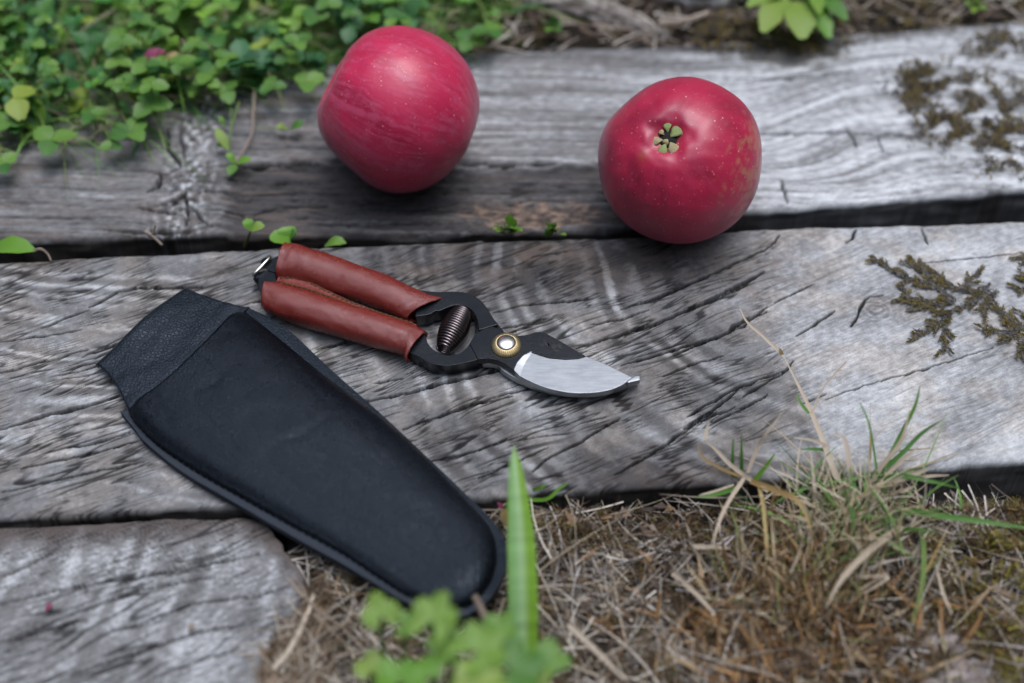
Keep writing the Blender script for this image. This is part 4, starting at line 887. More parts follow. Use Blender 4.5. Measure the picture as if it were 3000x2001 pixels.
crust('moss_crust', [(2900, 330, 150, 110, .3), (2960, 430, 120, 90, .15), (2680, 260, 70, 80, .15), (2830, 250, 160, 40, .1), (2760, 370, 90, 60, .12), (2930, 130, 110, 60, .12), (2720, 215, 60, 40, .06)], 8000, 620, 'brown and grey moss crusts spreading over the right end of the back timber')
crust('moss_crust', [(2180, 70, 160, 40, .4), (2100, 110, 90, 40, .2), (2330, 130, 160, 30, .2), (2600, 60, 200, 40, .2)], 6000, 621, 'dark mossy dirt round the strawberry plant on the back timber', -0.001)

# ------------------------------------------------------------------ moss sprigs on the middle timber
def moss_sprig(branches, label, seed):
    root = thing('moss_sprig', at(*branches[0][0], 0.0), label, 'moss sprig', 'moss sprigs flat on the middle timber'); g_ = np.random.default_rng(seed)
    for pts in branches:
        W = arcparam(catmull(atm(pts, 0.0006), 80), 200); Lm_ = np.linalg.norm(np.diff(W, axis=0), axis=1).sum(); Vs, Fs, Cs, off_ = [], [], [], 0
        paths = [(W, 0.0)]
        for q_ in range(int(Lm_ * 1000 / 2.4)):
            i0 = int(g_.uniform(5, 190)); T = W[min(i0 + 4, 199)] - W[i0]; T /= np.linalg.norm(T); sd_ = g_.choice([-1, 1]); a_ = sd_ * g_.uniform(0.5, 1.1)
            d_ = np.array([T[0] * math.cos(a_) - T[1] * math.sin(a_), T[0] * math.sin(a_) + T[1] * math.cos(a_), g_.uniform(0, .12)])
            l_ = g_.uniform(.0015, .0055); paths.append((arcparam(W[i0] + d_ * np.linspace(0, l_, 6)[:, None] + T * (np.linspace(0, 1, 6) ** 2 * l_ * .3)[:, None], 200), 0.35))
        for Wp, t0 in paths:
            L_ = np.linalg.norm(np.diff(Wp, axis=0), axis=1).sum(); n = max(4, int(L_ * 1000 * 14))
            i = g_.integers(0, 199, n); T = Wp[i + 1] - Wp[i]; T /= np.linalg.norm(T, axis=1)[:, None]; fr_ = i / 199
            sd_ = g_.normal(0, 1, (n, 3)) * (0.7, 0.7, 0.3); sd_[:, 2] = np.abs(sd_[:, 2]); D = T * 1.2 + sd_
            P0 = Wp[i] + g_.normal(0, 0.00035, (n, 3)) * (1, 1, 0.3); P0[:, 2] = np.maximum(P0[:, 2], 0.0001)
            V, F = strands(P0, D, g_.uniform(.0006, .0020, n), g_.uniform(.00028, .0005, n), np.zeros((n, 3)), 2, seed)
            tipc = (fr_ * 0.6 + t0 + g_.normal(0, .25, n)) > 0.5
            c = np.where(tipc[:, None], np.array([(0.17, 0.135, 0.03), (0.12, 0.09, 0.03), (0.07, 0.055, 0.03)])[g_.integers(0, 3, n)], np.array([(0.085, 0.087, 0.095), (0.15, 0.15, 0.155), (0.09, 0.075, 0.045)])[g_.integers(0, 3, n)])
            Vs.append(V); Fs.append(F + off_); off_ += len(V); Cs.append(rep(c, 6))
        V, F, c = np.vstack(Vs), np.vstack(Fs), np.vstack(Cs)
        child('moss_branch', arr_mesh('moss_branch', V, F, c), M['moss'], root)
moss_sprig([[(2800, 880), (2730, 835), (2640, 805), (2590, 775), (2550, 752)], [(2730, 835), (2700, 790), (2640, 765)], [(2900, 850), (2830, 850), (2780, 830), (2730, 790), (2690, 768)], [(2790, 880), (2720, 880), (2660, 872), (2640, 870)],
            [(2800, 885), (2740, 895), (2690, 905), (2660, 908)], [(2900, 830), (2860, 880), (2790, 910), (2760, 940), (2720, 970), (2660, 1000)], [(2765, 935), (2768, 975), (2768, 1030)], [(2920, 850), (2900, 890), (2880, 915)], [(2830, 840), (2850, 810), (2870, 805)], [(2660, 872), (2650, 855), (2645, 840)]],
           'feathery grey brown moss sprig lying flat on the pale right end of the middle timber', 630)
moss_sprig([[(3060, 980), (3000, 960), (2950, 930), (2920, 895)], [(3000, 970), (2940, 970), (2885, 968)], [(2990, 975), (2950, 990), (2928, 1000)], [(3030, 980), (2990, 1010), (2998, 1040), (3010, 1060)], [(3040, 960), (3000, 920), (2965, 905)]],
           'broken moss sprig at the right border just below the big feathery one', 631)
moss_sprig([[(3080, 860), (3020, 820), (2985, 790)], [(3060, 850), (3000, 845), (2975, 848)], [(3060, 770), (3010, 760), (2985, 752)]], 'small moss sprig cut by the right border above the other sprigs', 632)

# ------------------------------------------------------------------ clover, grass and weeds at the back
def leaflet_grid(n=7, m=5, cup=0.16, notch=0.10, fold=0.22):
    """unit obovate leaflet from the origin along +x, length 1"""
    t = np.linspace(0, 1, n); G = np.zeros((n, m, 3)); q_ = np.linspace(-1, 1, m)
    for i, k in enumerate(t):
        wd_ = 0.46 * (math.sin(math.pi * min(1, k * 0.98) ** 0.85) ** 0.75 if 0 < k < 1 else 0.0) + (0.12 if i == n - 1 else 0) + (0.03 if i == 0 else 0)
        G[i, :, 1] = q_ * wd_; G[i, :, 0] = k - (notch * (1 - np.abs(q_)) ** 2 if i == n - 1 else 0)
        G[i, :, 2] = fold * np.abs(q_) * wd_ - cup * k * k
    return G
LG = leaflet_grid(); LV = LG.reshape(-1, 3); _i = np.arange(35).reshape(7, 5); LF = np.stack([_i[:-1, :-1], _i[:-1, 1:], _i[1:, 1:], _i[1:, :-1]], -1).reshape(-1, 4)
LEAF_ME = arr_mesh('leaflet', LV.copy(), LF.copy())
LEAF_ME.materials.append(M['clover'])
def batch_leaves(C0, az, tilt, size, colr, name, label, cat, wide=1.0, matk='leafattr'):
    n = len(C0); ca, sa, ct_, st_ = np.cos(az), np.sin(az), np.cos(tilt), np.sin(tilt)
    V = LV[None] * size[:, None, None] * np.array([1, wide, 1]); X_, Y_, Z_ = V[..., 0], V[..., 1], V[..., 2]
    x1 = X_ * ct_[:, None] - Z_ * st_[:, None]; z1 = X_ * st_[:, None] + Z_ * ct_[:, None]
    V = np.stack([x1 * ca[:, None] - Y_ * sa[:, None], x1 * sa[:, None] + Y_ * ca[:, None], z1], -1) + C0[:, None]
    F = (LF[None] + (np.arange(n) * len(LV))[:, None, None]).reshape(-1, 4)
    return tag(obj(name, arr_mesh(name, V.reshape(-1, 3), F, rep(colr, len(LV))), M[matk]), label, cat, kind='stuff')
GREEN = [(-700, -500), (1500, -500), (1480, 30), (1400, 90), (1330, 130), (900, 215), (780, 250), (560, 285), (430, 330), (400, 380), (120, 420), (-600, 460)]
g_ = np.random.default_rng(640)
P = scatter(1150, GREEN, 0.0, lambda x, y: 0.25 + 0.75 * sst(-0.25, 0.25, fbm(x / 18, y / 18, 645, 2)), 641); n = len(P)
C0 = np.stack([P[:, 0], P[:, 1], g_.uniform(0.001, 0.020, n)], -1); az0 = g_.uniform(0, 6.28, n)
C3 = np.repeat(C0, 3, 0); az3 = np.repeat(az0, 3) + np.tile([0, 2.1, 4.2], n) + g_.normal(0, 0.15, n * 3)
cl = np.array([(0.028, 0.115, 0.028), (0.045, 0.16, 0.035), (0.08, 0.20, 0.03), (0.13, 0.27, 0.04), (0.06, 0.17, 0.07), (0.20, 0.29, 0.05), (0.035, 0.12, 0.05)])
c3 = np.repeat(cl[g_.integers(0, 7, n)], 3, 0) * g_.uniform(0.8, 1.5, (n * 3, 1)) * np.array((1.2, 1.1, 1.0))
batch_leaves(C3, az3, g_.normal(0.05, 0.55, n * 3), np.repeat(g_.choice([0.0042, 0.006, 0.008, 0.0105], n, p=[.3, .35, .25, .1]) * g_.uniform(.85, 1.2, n), 3), c3, 'clover_mat', 'dense mat of small clover and weed leaves behind and left of the apples', 'ground cover')
# grass and dead stalks in the mat
n = 9000; P = scatter(n, GREEN, 0.0, None, 642); D = np.stack([g_.normal(0.35, 0.7, n), g_.normal(-0.15, 0.6, n), g_.uniform(0.15, 1.1, n)], -1)
ln = g_.uniform(0.012, 0.050, n); bend = np.stack([g_.normal(0, .3, n) * ln, g_.normal(0, .3, n) * ln, -0.45 * ln], -1)
V, F = strands(np.stack([P[:, 0], P[:, 1], np.full(n, -0.004)], -1), D, ln, g_.choice([.0007, .0012, .0022], n, p=[.45, .4, .15]), bend, 5, 643)
gc_ = np.array([(0.12, 0.27, 0.05), (0.17, 0.33, 0.06), (0.08, 0.20, 0.06), (0.27, 0.37, 0.11), (0.38, 0.32, 0.22)])[g_.choice(5, n, p=[.26, .26, .12, .18, .18])]
tag(obj('lawn_grass', arr_mesh('lawn_grass', V, F, rep(gc_, 12)), M['leafattr']), 'fine green grass blades growing through the clover mat', 'grass', kind='stuff')

def clover_plant(px, py, z, base, size, az, tilt, label, group=None, leaf_scale=(1, 1, 1), matk=None, nleaf=3, gapa=2.094):
    c = at(px, py, z); b_ = at(base[0], base[1], base[2]) if base is not None else c + np.array((0.004 * math.cos(az), 0.004, -0.02))
    root = thing('clover', b_, label, 'clover', group)
    mid_ = (b_ + c) / 2 + np.array((random.uniform(-.002, .002), random.uniform(-.002, .002), 0.004))
    child('stem', tube_mesh('stem', catmull([b_, mid_, c], 12), 0.00045, 6), M['stem'], root)
    for k in range(nleaf):
        o = bpy.data.objects.new('leaflet', LEAF_ME); COL.objects.link(o); o.parent = root
        o.location = Vector(c) - Vector(b_); s_ = size * random.uniform(0.9, 1.12); o.scale = (s_, s_ * leaf_scale[1], s_)
        o.rotation_euler = (tilt[0] + random.uniform(-.2, .2), tilt[1] + random.uniform(-.25, .15), az + k * gapa + random.uniform(-.15, .15))
    return root
GRP = 'clovers hanging over the edge of the back timber'
CL = [((150, 410), 0.012, 0.0115, 'large clover, the lowest one on the bare wood at the far left, four leaflets spread', 0.4), ((385, 385), 0.012, 0.0100, 'clover with broad leaflets hanging on the knotty wood, right of the lowest clover', 1.2),
      ((440, 305), 0.016, 0.0110, 'dark green clover half folded under the purple leaf, above the knot', 2.0), ((270, 335), 0.012, 0.0078, 'small bright clover between the two large ones at the left', 0.3),
      ((395, 235), 0.018, 0.0090, 'clover just below the purple leaf', 1.0), ((20, 355), 0.014, 0.0085, 'clover at the left border just above the bare timber', 0.2),
      ((550, 185), 0.02, 0.0080, 'pale blue green clover right of the purple leaf', 2.6), ((660, 265), 0.012, 0.0085, 'upright clover at the wood edge midway between purple leaf and left apple', 0.9),
      ((570, 265), 0.010, 0.0060, 'tiny clover on the edge of the wood above the knot', 0.5), ((330, 425), 0.008, 0.0060, 'narrow clover leaf drooping on the wood below the broad clover', -0.6),
      ((900, 240), 0.012, 0.0085, 'clover touching the left side of the left apple', 0.5), ((800, 250), 0.012, 0.0070, 'light clover a little left of the left apple', 1.9),
      ((1435, 90), 0.014, 0.0090, 'blue green clover standing alone right of the left apple', 1.2), ((1370, 120), 0.010, 0.0085, 'yellow green clover leaf lying behind the left apple, on its right', 0.1),
      ((10, 480), 0.008, 0.0075, 'clover at the left border on the bare timber', 0.8)]
for (p, z, s_, lab, az) in CL:
    clover_plant(p[0], p[1], z, (p[0] - 40, p[1] - 110, -0.002), s_, az, (0.0, -0.05), lab, None)
rs = random.Random(5)
for i in range(115):
    x_, y_ = rs.uniform(-60, 1330), rs.uniform(-60, 330)
    if y_ > 310 - 0.12 * x_ - (60 if x_ > 850 else 0) or (900 < x_ < 1450 and 60 < y_): continue
    clover_plant(x_, y_, rs.uniform(0.016, 0.028), None, rs.uniform(0.0045, 0.0090), rs.uniform(0, 6.28), (0, -0.05), 'one of the small green clovers crowding the mat behind the timber', 'small clovers in the green mat')

# helper for leaves and stalks with height
def stalk(root, name, pts, w0, matk, w1=0.0003, rnd=False):
    W = catmull(atm(pts), 26)
    if rnd: me = tube_mesh(name, W, np.linspace(w0, w1, 26), 7)
    else: me = grid_mesh(name, ribbon(W, np.interp(np.linspace(0, 1, 26), [0, .15, .6, 1], [w0 * .8, w0, w0 * .8, w1]), up=(0, -0.5, 0.8), fold=0.3))
    return child(name, me, M[matk], root)
def leaf(root, name, base, tip, width, matk, lift=0.0, serr=0.0, prof=(0.05, 0.75, 1.0, 0.8, 0.05), nser=14, fold=0.25, up=(0, 0, 1)):
    b_, t_ = at(*base), at(*tip); mid_ = (b_ + t_) / 2 + np.array((0, 0, lift)); n = 60
    W = catmull([b_, mid_, t_], n); k = np.linspace(0, 1, n); wv = width * np.interp(k, np.linspace(0, 1, len(prof)), prof)
    wv = wv * (1 - serr * np.abs(((k * nser) % 1.0)) )
    G = ribbon(W, wv, up=up, fold=fold); return child(name, grid_mesh(name, G), M[matk], root)
# purple leaf
pl = thing('fallen_leaf', at(450, 175, 0.016), 'small purple leaf lying on the clover at the upper left', 'leaf')
leaf(pl, 'leaf_blade', (410, 190, 0.016), (487, 150, 0.020), 0.0075, 'purple', 0.002)
pl = thing('fallen_leaf', at(510, 185, 0.014), 'yellowing leaf tinged pink, right beside the purple leaf', 'leaf')
leaf(pl, 'leaf_blade', (470, 200, 0.012), (535, 165, 0.017), 0.0085, 'ochre', 0.002)
# dock leaf at left in the gap
dk = thing('narrow_leaf', at(40, 740, -0.005), 'glossy bright green leaf poking from the gap at the left border', 'leaf')
leaf(dk, 'leaf_blade', (-40, 735, -0.004), (108, 735, 0.003), 0.0105, 'blade', 0.003)
# root bit beside it
rt = thing('dry_root', at(130, 750, 0.0), 'thin pale dry root curling out of the gap beside the bright green leaf', 'root')
stalk(rt, 'root_fibre', [(95, 735, 0.002), (120, 730, 0.004), (140, 745, 0.002), (150, 765, 0.0005)], 0.0008, 'twig', 0.0004, True)
tw = thing('twig', at(450, 695, 0.0), 'short grey twig in the gap below the knot', 'twig')
stalk(tw, 'twig_stick', [(425, 678, 0.004), (445, 690, 0.003), (475, 718, -0.001)], 0.0009, 'twig', 0.0006, True); stalk(tw, 'side_shoot', [(445, 690, 0.003), (452, 670, 0.006), (456, 658, 0.008)], 0.0006, 'twig', 0.0004, True)
# seedlings in the gap
sdl = thing('seedling', at(718, 718, -0.01), 'tiny seedling with two pale round leaves in the gap above the grips', 'seedling')
stalk(sdl, 'stem', [(718, 722, -0.012), (725, 700, -0.004), (735, 676, 0.004)], 0.0008, 'stem', 0.0005, True)
leaf(sdl, 'leaf_blade', (735, 676, 0.004), (776, 662, 0.006), 0.0058, 'weed', 0.001); leaf(sdl, 'leaf_blade', (733, 676, 0.004), (722, 640, 0.007), 0.0050, 'blade', 0.001)
sdl = thing('seedling', at(830, 715, -0.01), 'round leaved green seedling in the gap just behind the upper grip', 'seedling')
stalk(sdl, 'stem', [(845, 725, -0.012), (845, 700, -0.002)], 0.0007, 'stem', 0.0005, True)
leaf(sdl, 'leaf_blade', (852, 706, 0.000), (790, 698, 0.003), 0.0085, 'blade', 0.001, prof=(0.3, 1, 1, .9, .3)); leaf(sdl, 'leaf_blade', (845, 702, 0.000), (838, 664, 0.004), 0.0085, 'blade', 0.001, prof=(0.3, 1, 1, .9, .3)); leaf(sdl, 'leaf_blade', (848, 700, 0.000), (866, 680, 0.004), 0.0060, 'clover', 0.001)
sdl = thing('seedling', at(985, 715, -0.01), 'low blue green leaf in the gap behind the middle of the grips', 'seedling')
leaf(sdl, 'leaf_blade', (950, 722, -0.004), (1015, 712, 0.0), 0.0060, 'clover', 0.002)
for (cx, cy, sc_, lab, k) in ((1490, 668, 1.0, 'bushy bright weed tuft in the gap, left one of two beside the right apple', 16), (1615, 672, 0.8, 'smaller bright weed tuft in the gap right next to the right apple', 11)):
    tf = thing('weed_tuft', at(cx, cy + 20, -0.01), lab, 'weed')
    rs = random.Random(cx)
    for i in range(k):
        a_ = rs.uniform(-1.5, 1.5); l_ = rs.uniform(22, 50) * sc_; bx, by = cx + rs.uniform(-18, 18) * sc_, cy + rs.uniform(0, 26)
        leaf(tf, 'leaf_blade', (bx, by, -0.006 + rs.uniform(0, .004)), (bx + math.sin(a_) * l_, by - math.cos(a_) * l_ * 0.9, rs.uniform(0.001, .009)), rs.uniform(.0026, .0042), rs.choice(['weed', 'blade', 'clover']), 0.001)
# clover sprig lying on the back timber
sp = thing('clover_sprig', at(735, 290, 0.0), 'thin stalked weed sprig with small leaves on the bare wood left of the apples', 'weed')
stalk(sp, 'stem', [(745, 270, 0.004), (742, 330, 0.003), (735, 400, 0.003), (690, 480, 0.001)], 0.0008, 'twig', 0.0006, True)
stalk(sp, 'stem', [(700, 300, 0.010), (680, 370, 0.008), (672, 450, 0.003), (690, 480, 0.001)], 0.0006, 'stem', 0.0005, True)
for b_, t_, w_, m_ in (((668, 440, .004), (632, 374, .010), .0050, 'weed'), ((692, 480, .001), (662, 450, .005), .0040, 'blade'), ((692, 480, .001), (738, 468, .004), .0050, 'blade'), ((690, 482, .001), (672, 515, .001), .0052, 'clover'), ((665, 430, .004), (632, 425, .002), .0044, 'clover'),
                       ((660, 372, .006), (640, 340, .010), .0030, 'clover')):
    leaf(sp, 'leaf_blade', b_, t_, w_, m_, 0.0008)
sp = thing('clover_sprig', at(860, 378, 0.0), 'single dark heart shaped leaf with a pale bud lying close to the left apple', 'weed')
leaf(sp, 'leaf_blade', (848, 380, .002), (888, 365, .006), .0062, 'clover', 0.001, prof=(.1, .6, 1, 1, .3)); leaf(sp, 'leaf_blade', (842, 380, .002), (808, 372, .004), .0036, 'weed', 0.001)
stalk(sp, 'stem', [(845, 380, .002), (800, 376, .001), (750, 372, .001)], 0.0004, 'stem', 0.0003, True)

# strawberry plant at the top right
sb_ = thing('strawberry_plant', at(2360, 40, 0.0), 'bright green strawberry plant with toothed leaves behind the back timber', 'plant')
for b_, t_, w_, m_ in (((2300, -10, .010), (2235, 95, .012), .0150, 'weed'), ((2330, 5, .012), (2350, 115, .012), .0175, 'weed'), ((2360, 0, .010), (2430, 112, .008), .0120, 'blade'), ((2380, -10, .010), (2480, 60, .014), .0110, 'clover'),
                       ((2300, -20, .010), (2190, 20, .014), .0110, 'weed'), ((2400, -40, .012), (2470, -10, .016), .0120, 'blade'), ((2290, -40, .01), (2260, -100, .015), .0130, 'weed'), ((2370, -30, .010), (2400, 40, .02), .0090, 'weed'), ((2250, -30, .01), (2215, -70, .012), .0100, 'clover')):
    leaf(sb_, 'leaf_blade', b_, t_, w_, m_, 0.003, 0.12, (0.1, 0.8, 1.0, 0.85, 0.25), 12)
for a_ in ((2300, -10), (2330, 5), (2365, 0), (2385, -15)): stalk(sb_, 'stem', [(2340, 10, -0.004), (a_[0], a_[1], 0.010)], 0.0008, 'stem', 0.0006, True)
# scattered little weeds on the dark soil at the back
for i, (cx, cy, lab) in enumerate(((1620, 70, 'small lone weed on the dark soil between the apples, near the top'), (2860, 10, 'small weed at the top right border above the mossy timber'), (1420, 30, 'blue green weed standing up against dark soil right of the left apple'))):
    tf = thing('weed_tuft', at(cx, cy + 15, -0.004), lab, 'weed')
    for j in range(5): a_ = j * 1.25 + i; leaf(tf, 'leaf_blade', (cx, cy + 8, 0.0), (cx + math.sin(a_) * 32, cy - math.cos(a_) * 26 + 4, 0.006 + 0.001 * j), .0050, ['clover', 'weed', 'clover'][i], 0.001)
# grey root and litter on the soil at the back
BACK = [(1300, 140), (1450, 60), (1500, -500), (3900, -500), (3900, -10), (3000, 50), (2500, 90), (2000, 120)]
g_ = np.random.default_rng(660); P = scatter(3800, BACK, 0.0, lambda x, y: 0.25 + 0.75 * sst(-0.1, 0.4, fbm(x / 20, y / 20, 661, 2)), 662); n = len(P); a_ = g_.normal(0.2, 0.9, n)
D = np.stack([np.cos(a_), np.sin(a_), np.abs(g_.normal(0, .15, n))], -1); ln = g_.uniform(.004, .022, n)
V, F = strands(np.stack([P[:, 0], P[:, 1], ground_z(P[:, 0], P[:, 1]) + g_.uniform(0, .004, n)], -1), D, ln, g_.uniform(.0005, .0016, n), np.stack([g_.normal(0, .2, n) * ln, g_.normal(0, .2, n) * ln, -.1 * ln], -1), 3, 663)
c = np.array([(0.28, 0.23, 0.18), (0.16, 0.12, 0.09), (0.40, 0.36, 0.31), (0.10, 0.07, 0.05)])[g_.integers(0, 4, n)]
tag(obj('dead_grass', arr_mesh('dead_grass', V, F, rep(c, 8)), M['straw']), 'dead grass and bark bits on the dark soil behind the right half of the back timber', 'litter', kind='stuff')
def rough_log(name, pts, rad, label, seed, c1=(0.10, 0.085, 0.07), c2=(0.33, 0.30, 0.27)):
    W = arcparam(catmull(atm(pts), 200), 160); V, F = tube_arr(W, rad, 40, False); V = V.reshape(160, 40, 3)
    ii, jj = np.meshgrid(np.arange(160), np.arange(40), indexing='ij'); an = jj / 40 * 2 * np.pi
    nn = fbm(ii / 22.0, np.cos(an) * 3 + np.sin(an) * 2, seed, 4); V = W[:, None] + (V - W[:, None]) * (1 + 0.30 * nn[..., None])
    V = np.concatenate([np.broadcast_to(W[:1, None], (1, 40, 3)), V, np.broadcast_to(W[-1:, None], (1, 40, 3))], 0)
    cc = mixc(c1, c2, sst(-0.4, 0.5, nn + 0.4 * fbm(ii / 6.0, an * 2, seed + 1, 3))); cc = np.concatenate([cc[:1], cc, cc[-1:]], 0)
    return tag(obj(name, grid_mesh(name, V, cc, wrap=True), M['wood']), label, 'root' if 'root' in name else 'branch')
rough_log('surface_root', [(1540, -10, -0.003), (1700, 20, -0.003), (1850, 70, -0.005), (1960, 115, -0.009)], np.interp(np.linspace(0, 1, 160), [0, .5, 1], [.0075, .0080, .003]), 'thick grey brown root half buried behind the back timber', 670)
rough_log('fallen_branch', [(1960, 95, -0.001), (1930, 70, 0.000), (2010, 60, 0.003), (2075, 38, 0.004)][1:], .0016, 'thin bare stick lying behind the back timber left of the strawberry plant', 672, (0.2, 0.16, 0.12), (0.4, 0.34, 0.28))
rough_log('fallen_branch', [(1880, -40, 0.0), (2060, -20, 0.0), (2230, -40, 0.0)], .008, 'pale grey branch at the very top edge left of the strawberry plant', 673, (0.2, 0.19, 0.18), (0.45, 0.43, 0.42))

# ------------------------------------------------------------------ grass tuft and blades at the right front
tf = thing('grass_tuft', at(2470, 1500, -0.008), 'half dead grass tuft leaning over the middle timber at the lower right', 'grass tuft')
for pts, w_, m_ in (
    ([(2490, 1500, -.008), (2440, 1370, .004), (2380, 1215, .008), (2297, 1045, .010)], .0026, 'dry'), ([(2297, 1045, .010), (2235, 985, .014), (2190, 945, .017), (2168, 905, .020)], .0013, 'dry'),
    ([(2292, 1042, .010), (2284, 1020, .013)], .0016, 'ochre'), ([(2376, 1215, .008), (2410, 1140, .012), (2460, 1080, .016), (2480, 1060, .018)], .0007, 'dry'), ([(2370, 1212, .008), (2345, 1180, .010), (2335, 1150, .012)], .0013, 'grass'),
    ([(2430, 1310, .006), (2380, 1290, .009), (2325, 1282, .010)], .0013, 'dry'), ([(2430, 1320, .004), (2390, 1316, .006), (2345, 1316, .008)], .0014, 'grass'),
    ([(2500, 1480, -.006), (2490, 1380, .006), (2475, 1290, .014), (2440, 1270, .016)], .0022, 'dry'), ([(2495, 1560, -.008), (2505, 1450, .002), (2490, 1370, .008)], .0024, 'grass'),
    ([(2520, 1470, -.006), (2580, 1370, .006), (2640, 1290, .014), (2665, 1200, .022)], .0020, 'dry'), ([(2590, 1370, .006), (2640, 1270, .014), (2680, 1190, .022), (2695, 1130, .028)], .0018, 'grass'),
    ([(2570, 1390, .004), (2560, 1320, .010), (2545, 1240, .018), (2520, 1180, .022)], .0010, 'grass'), ([(2560, 1400, .002), (2640, 1330, .010), (2700, 1270, .016), (2760, 1230, .022)], .0020, 'grass'),
    ([(2560, 1430, .000), (2640, 1350, .008), (2690, 1310, .012)], .0018, 'dry'), ([(2540, 1450, -.004), (2620, 1410, .006), (2690, 1385, .010), (2725, 1372, .012)], .0024, 'dry'),
    ([(2540, 1460, -.004), (2640, 1410, .006), (2720, 1395, .008), (2780, 1392, .008)], .0018, 'dry'), ([(2560, 1450, -.004), (2640, 1440, .004), (2688, 1418, .006)], .0018, 'dry'),
    ([(2550, 1410, 0), (2640, 1395, .008), (2730, 1410, .010), (2810, 1430, .006)], .0020, 'grass'), ([(2520, 1480, -.004), (2600, 1420, .004), (2660, 1380, .008), (2700, 1370, .012)], .0014, 'grass'),
    ([(2620, 1490, -.002), (2750, 1510, .006), (2900, 1530, .010), (3100, 1560, .010)], .0026, 'grass'), ([(2700, 1560, -.004), (2705, 1620, .006), (2700, 1720, .014), (2670, 1830, .018)], .0024, 'stem'),
    ([(2480, 1640, -.006), (2500, 1540, .004), (2485, 1460, .010)], .0020, 'grass'), ([(2610, 1560, -.004), (2680, 1550, .004), (2740, 1560, .008)], .0016, 'grass'),
    ([(2390, 1540, -.006), (2385, 1420, .004), (2375, 1320, .012)], .0016, 'dry'), ([(2350, 1480, -.006), (2400, 1400, .004), (2420, 1330, .010)], .0012, 'dry'),
    ([(2640, 1545, 0), (2560, 1600, .006), (2470, 1690, .010), (2420, 1780, .006)], .0030, 'dry'), ([(2520, 1690, 0), (2600, 1690, .004), (2530, 1740, .002)], .0014, 'dry'),
    ([(2740, 1650, -.008), (2760, 1730, .004), (2790, 1800, .004)], .0014, 'dry'), ([(2770, 1560, -.008), (2730, 1640, .002), (2700, 1700, .004)], .0012, 'ochre')):
    stalk(tf, 'stalk' if m_ in ('dry', 'ochre', 'stem') else 'grass_blade', pts, w_, m_, 0.0004)
tf_big = tf
tg = thing('grass_tuft', at(2200, 1480, -0.008), 'small sparse grass tuft with bent dead stalks at the front of the timber', 'grass tuft')
for pts, w_, m_ in (
    ([(2250, 1440, -.006), (2150, 1370, .006), (2100, 1320, .012), (2066, 1290, .016)], .0018, 'dry'), ([(2066, 1290, .016), (2070, 1260, .018), (2078, 1235, .020)], .0015, 'dry'), ([(2240, 1420, -.004), (2130, 1380, .006), (2060, 1340, .012), (2045, 1300, .016)], .0012, 'ochre'),
    ([(2190, 1385, .006), (2220, 1310, .014), (2245, 1270, .020), (2290, 1210, .026)], .0015, 'dry'), ([(2145, 1400, 0), (2146, 1340, .010), (2148, 1285, .016)], .0014, 'grass'), ([(2172, 1400, 0), (2172, 1340, .010), (2172, 1275, .018)], .0016, 'grass'),
    ([(2210, 1410, 0), (2240, 1370, .006), (2270, 1330, .012)], .0020, 'blade'), ([(2180, 1400, .002), (2140, 1460, .008), (2110, 1520, .012), (2085, 1600, .012)], .0018, 'dry'), ([(2220, 1410, 0), (2235, 1480, .008), (2245, 1580, .010), (2250, 1640, .006)], .0016, 'ochre'),
    ([(2160, 1430, -.002), (2090, 1450, .004), (2040, 1455, .004)], .0018, 'grass'), ([(2200, 1410, 0), (2280, 1440, .010), (2340, 1470, .014), (2380, 1560, .010)], .0026, 'ochre'), ([(2150, 1420, 0), (2090, 1440, .004), (2050, 1450, .004)], .0010, 'dry')):
    stalk(tg, 'stalk' if m_ in ('dry', 'ochre', 'stem') else 'grass_blade', pts, w_, m_, 0.0004)
# ochre clump of short dead stubs
st_ = thing('straw_clump', at(2400, 1640, -0.008), 'dense ochre clump of short dead grass stubs below the green grass tuft', 'dead grass')
g_ = np.random.default_rng(680); n = 900; cx, cy = at(2380, 1700, -0.006)[:2]
P = np.stack([cx + g_.normal(0, .018, n), cy + g_.normal(0, .013, n)], -1); D = np.stack([g_.normal(0, .3, n), g_.normal(0.1, .3, n), np.ones(n)], -1); ln = g_.uniform(.006, .020, n)
V, F = strands(np.stack([P[:, 0], P[:, 1], np.full(n, -.010)], -1), D, ln, g_.uniform(.0007, .0018, n), np.stack([g_.normal(0, .3, n) * ln, g_.normal(0, .3, n) * ln, 0 * ln], -1), 4, 681)
c = np.array([(0.42, 0.33, 0.20), (0.30, 0.20, 0.09), (0.52, 0.45, 0.34), (0.18, 0.20, 0.07), (0.22, 0.13, 0.06)])[g_.integers(0, 5, n)]
o = child('stubs', arr_mesh('stubs', V, F, rep(c, 10)), M['straw'], st_); o['kind'] = 'stuff'
st_ = thing('straw_clump', at(2330, 1880, -0.008), 'blurred brown clump of dead leaves and stubs at the bottom right of centre', 'dead grass')
n = 900; cx, cy = at(2300, 1880, -0.006)[:2]
P = np.stack([cx + g_.normal(0, .026, n), cy + g_.normal(0, .014, n)], -1); D = np.stack([g_.normal(0, .5, n), g_.normal(0.1, .5, n), np.ones(n) * 0.8], -1); ln = g_.uniform(.005, .016, n)
V, F = strands(np.stack([P[:, 0], P[:, 1], np.full(n, -.010)], -1), D, ln, g_.uniform(.0008, .0026, n), np.stack([g_.normal(0, .3, n) * ln, g_.normal(0, .3, n) * ln, 0 * ln], -1), 4, 682)
o = child('stubs', arr_mesh('stubs', V, F, rep(np.array([(0.30, 0.17, 0.07), (0.22, 0.12, 0.05), (0.36, 0.26, 0.15), (0.12, 0.08, 0.05)])[g_.integers(0, 4, n)], 10)), M['straw'], st_); o['kind'] = 'stuff'

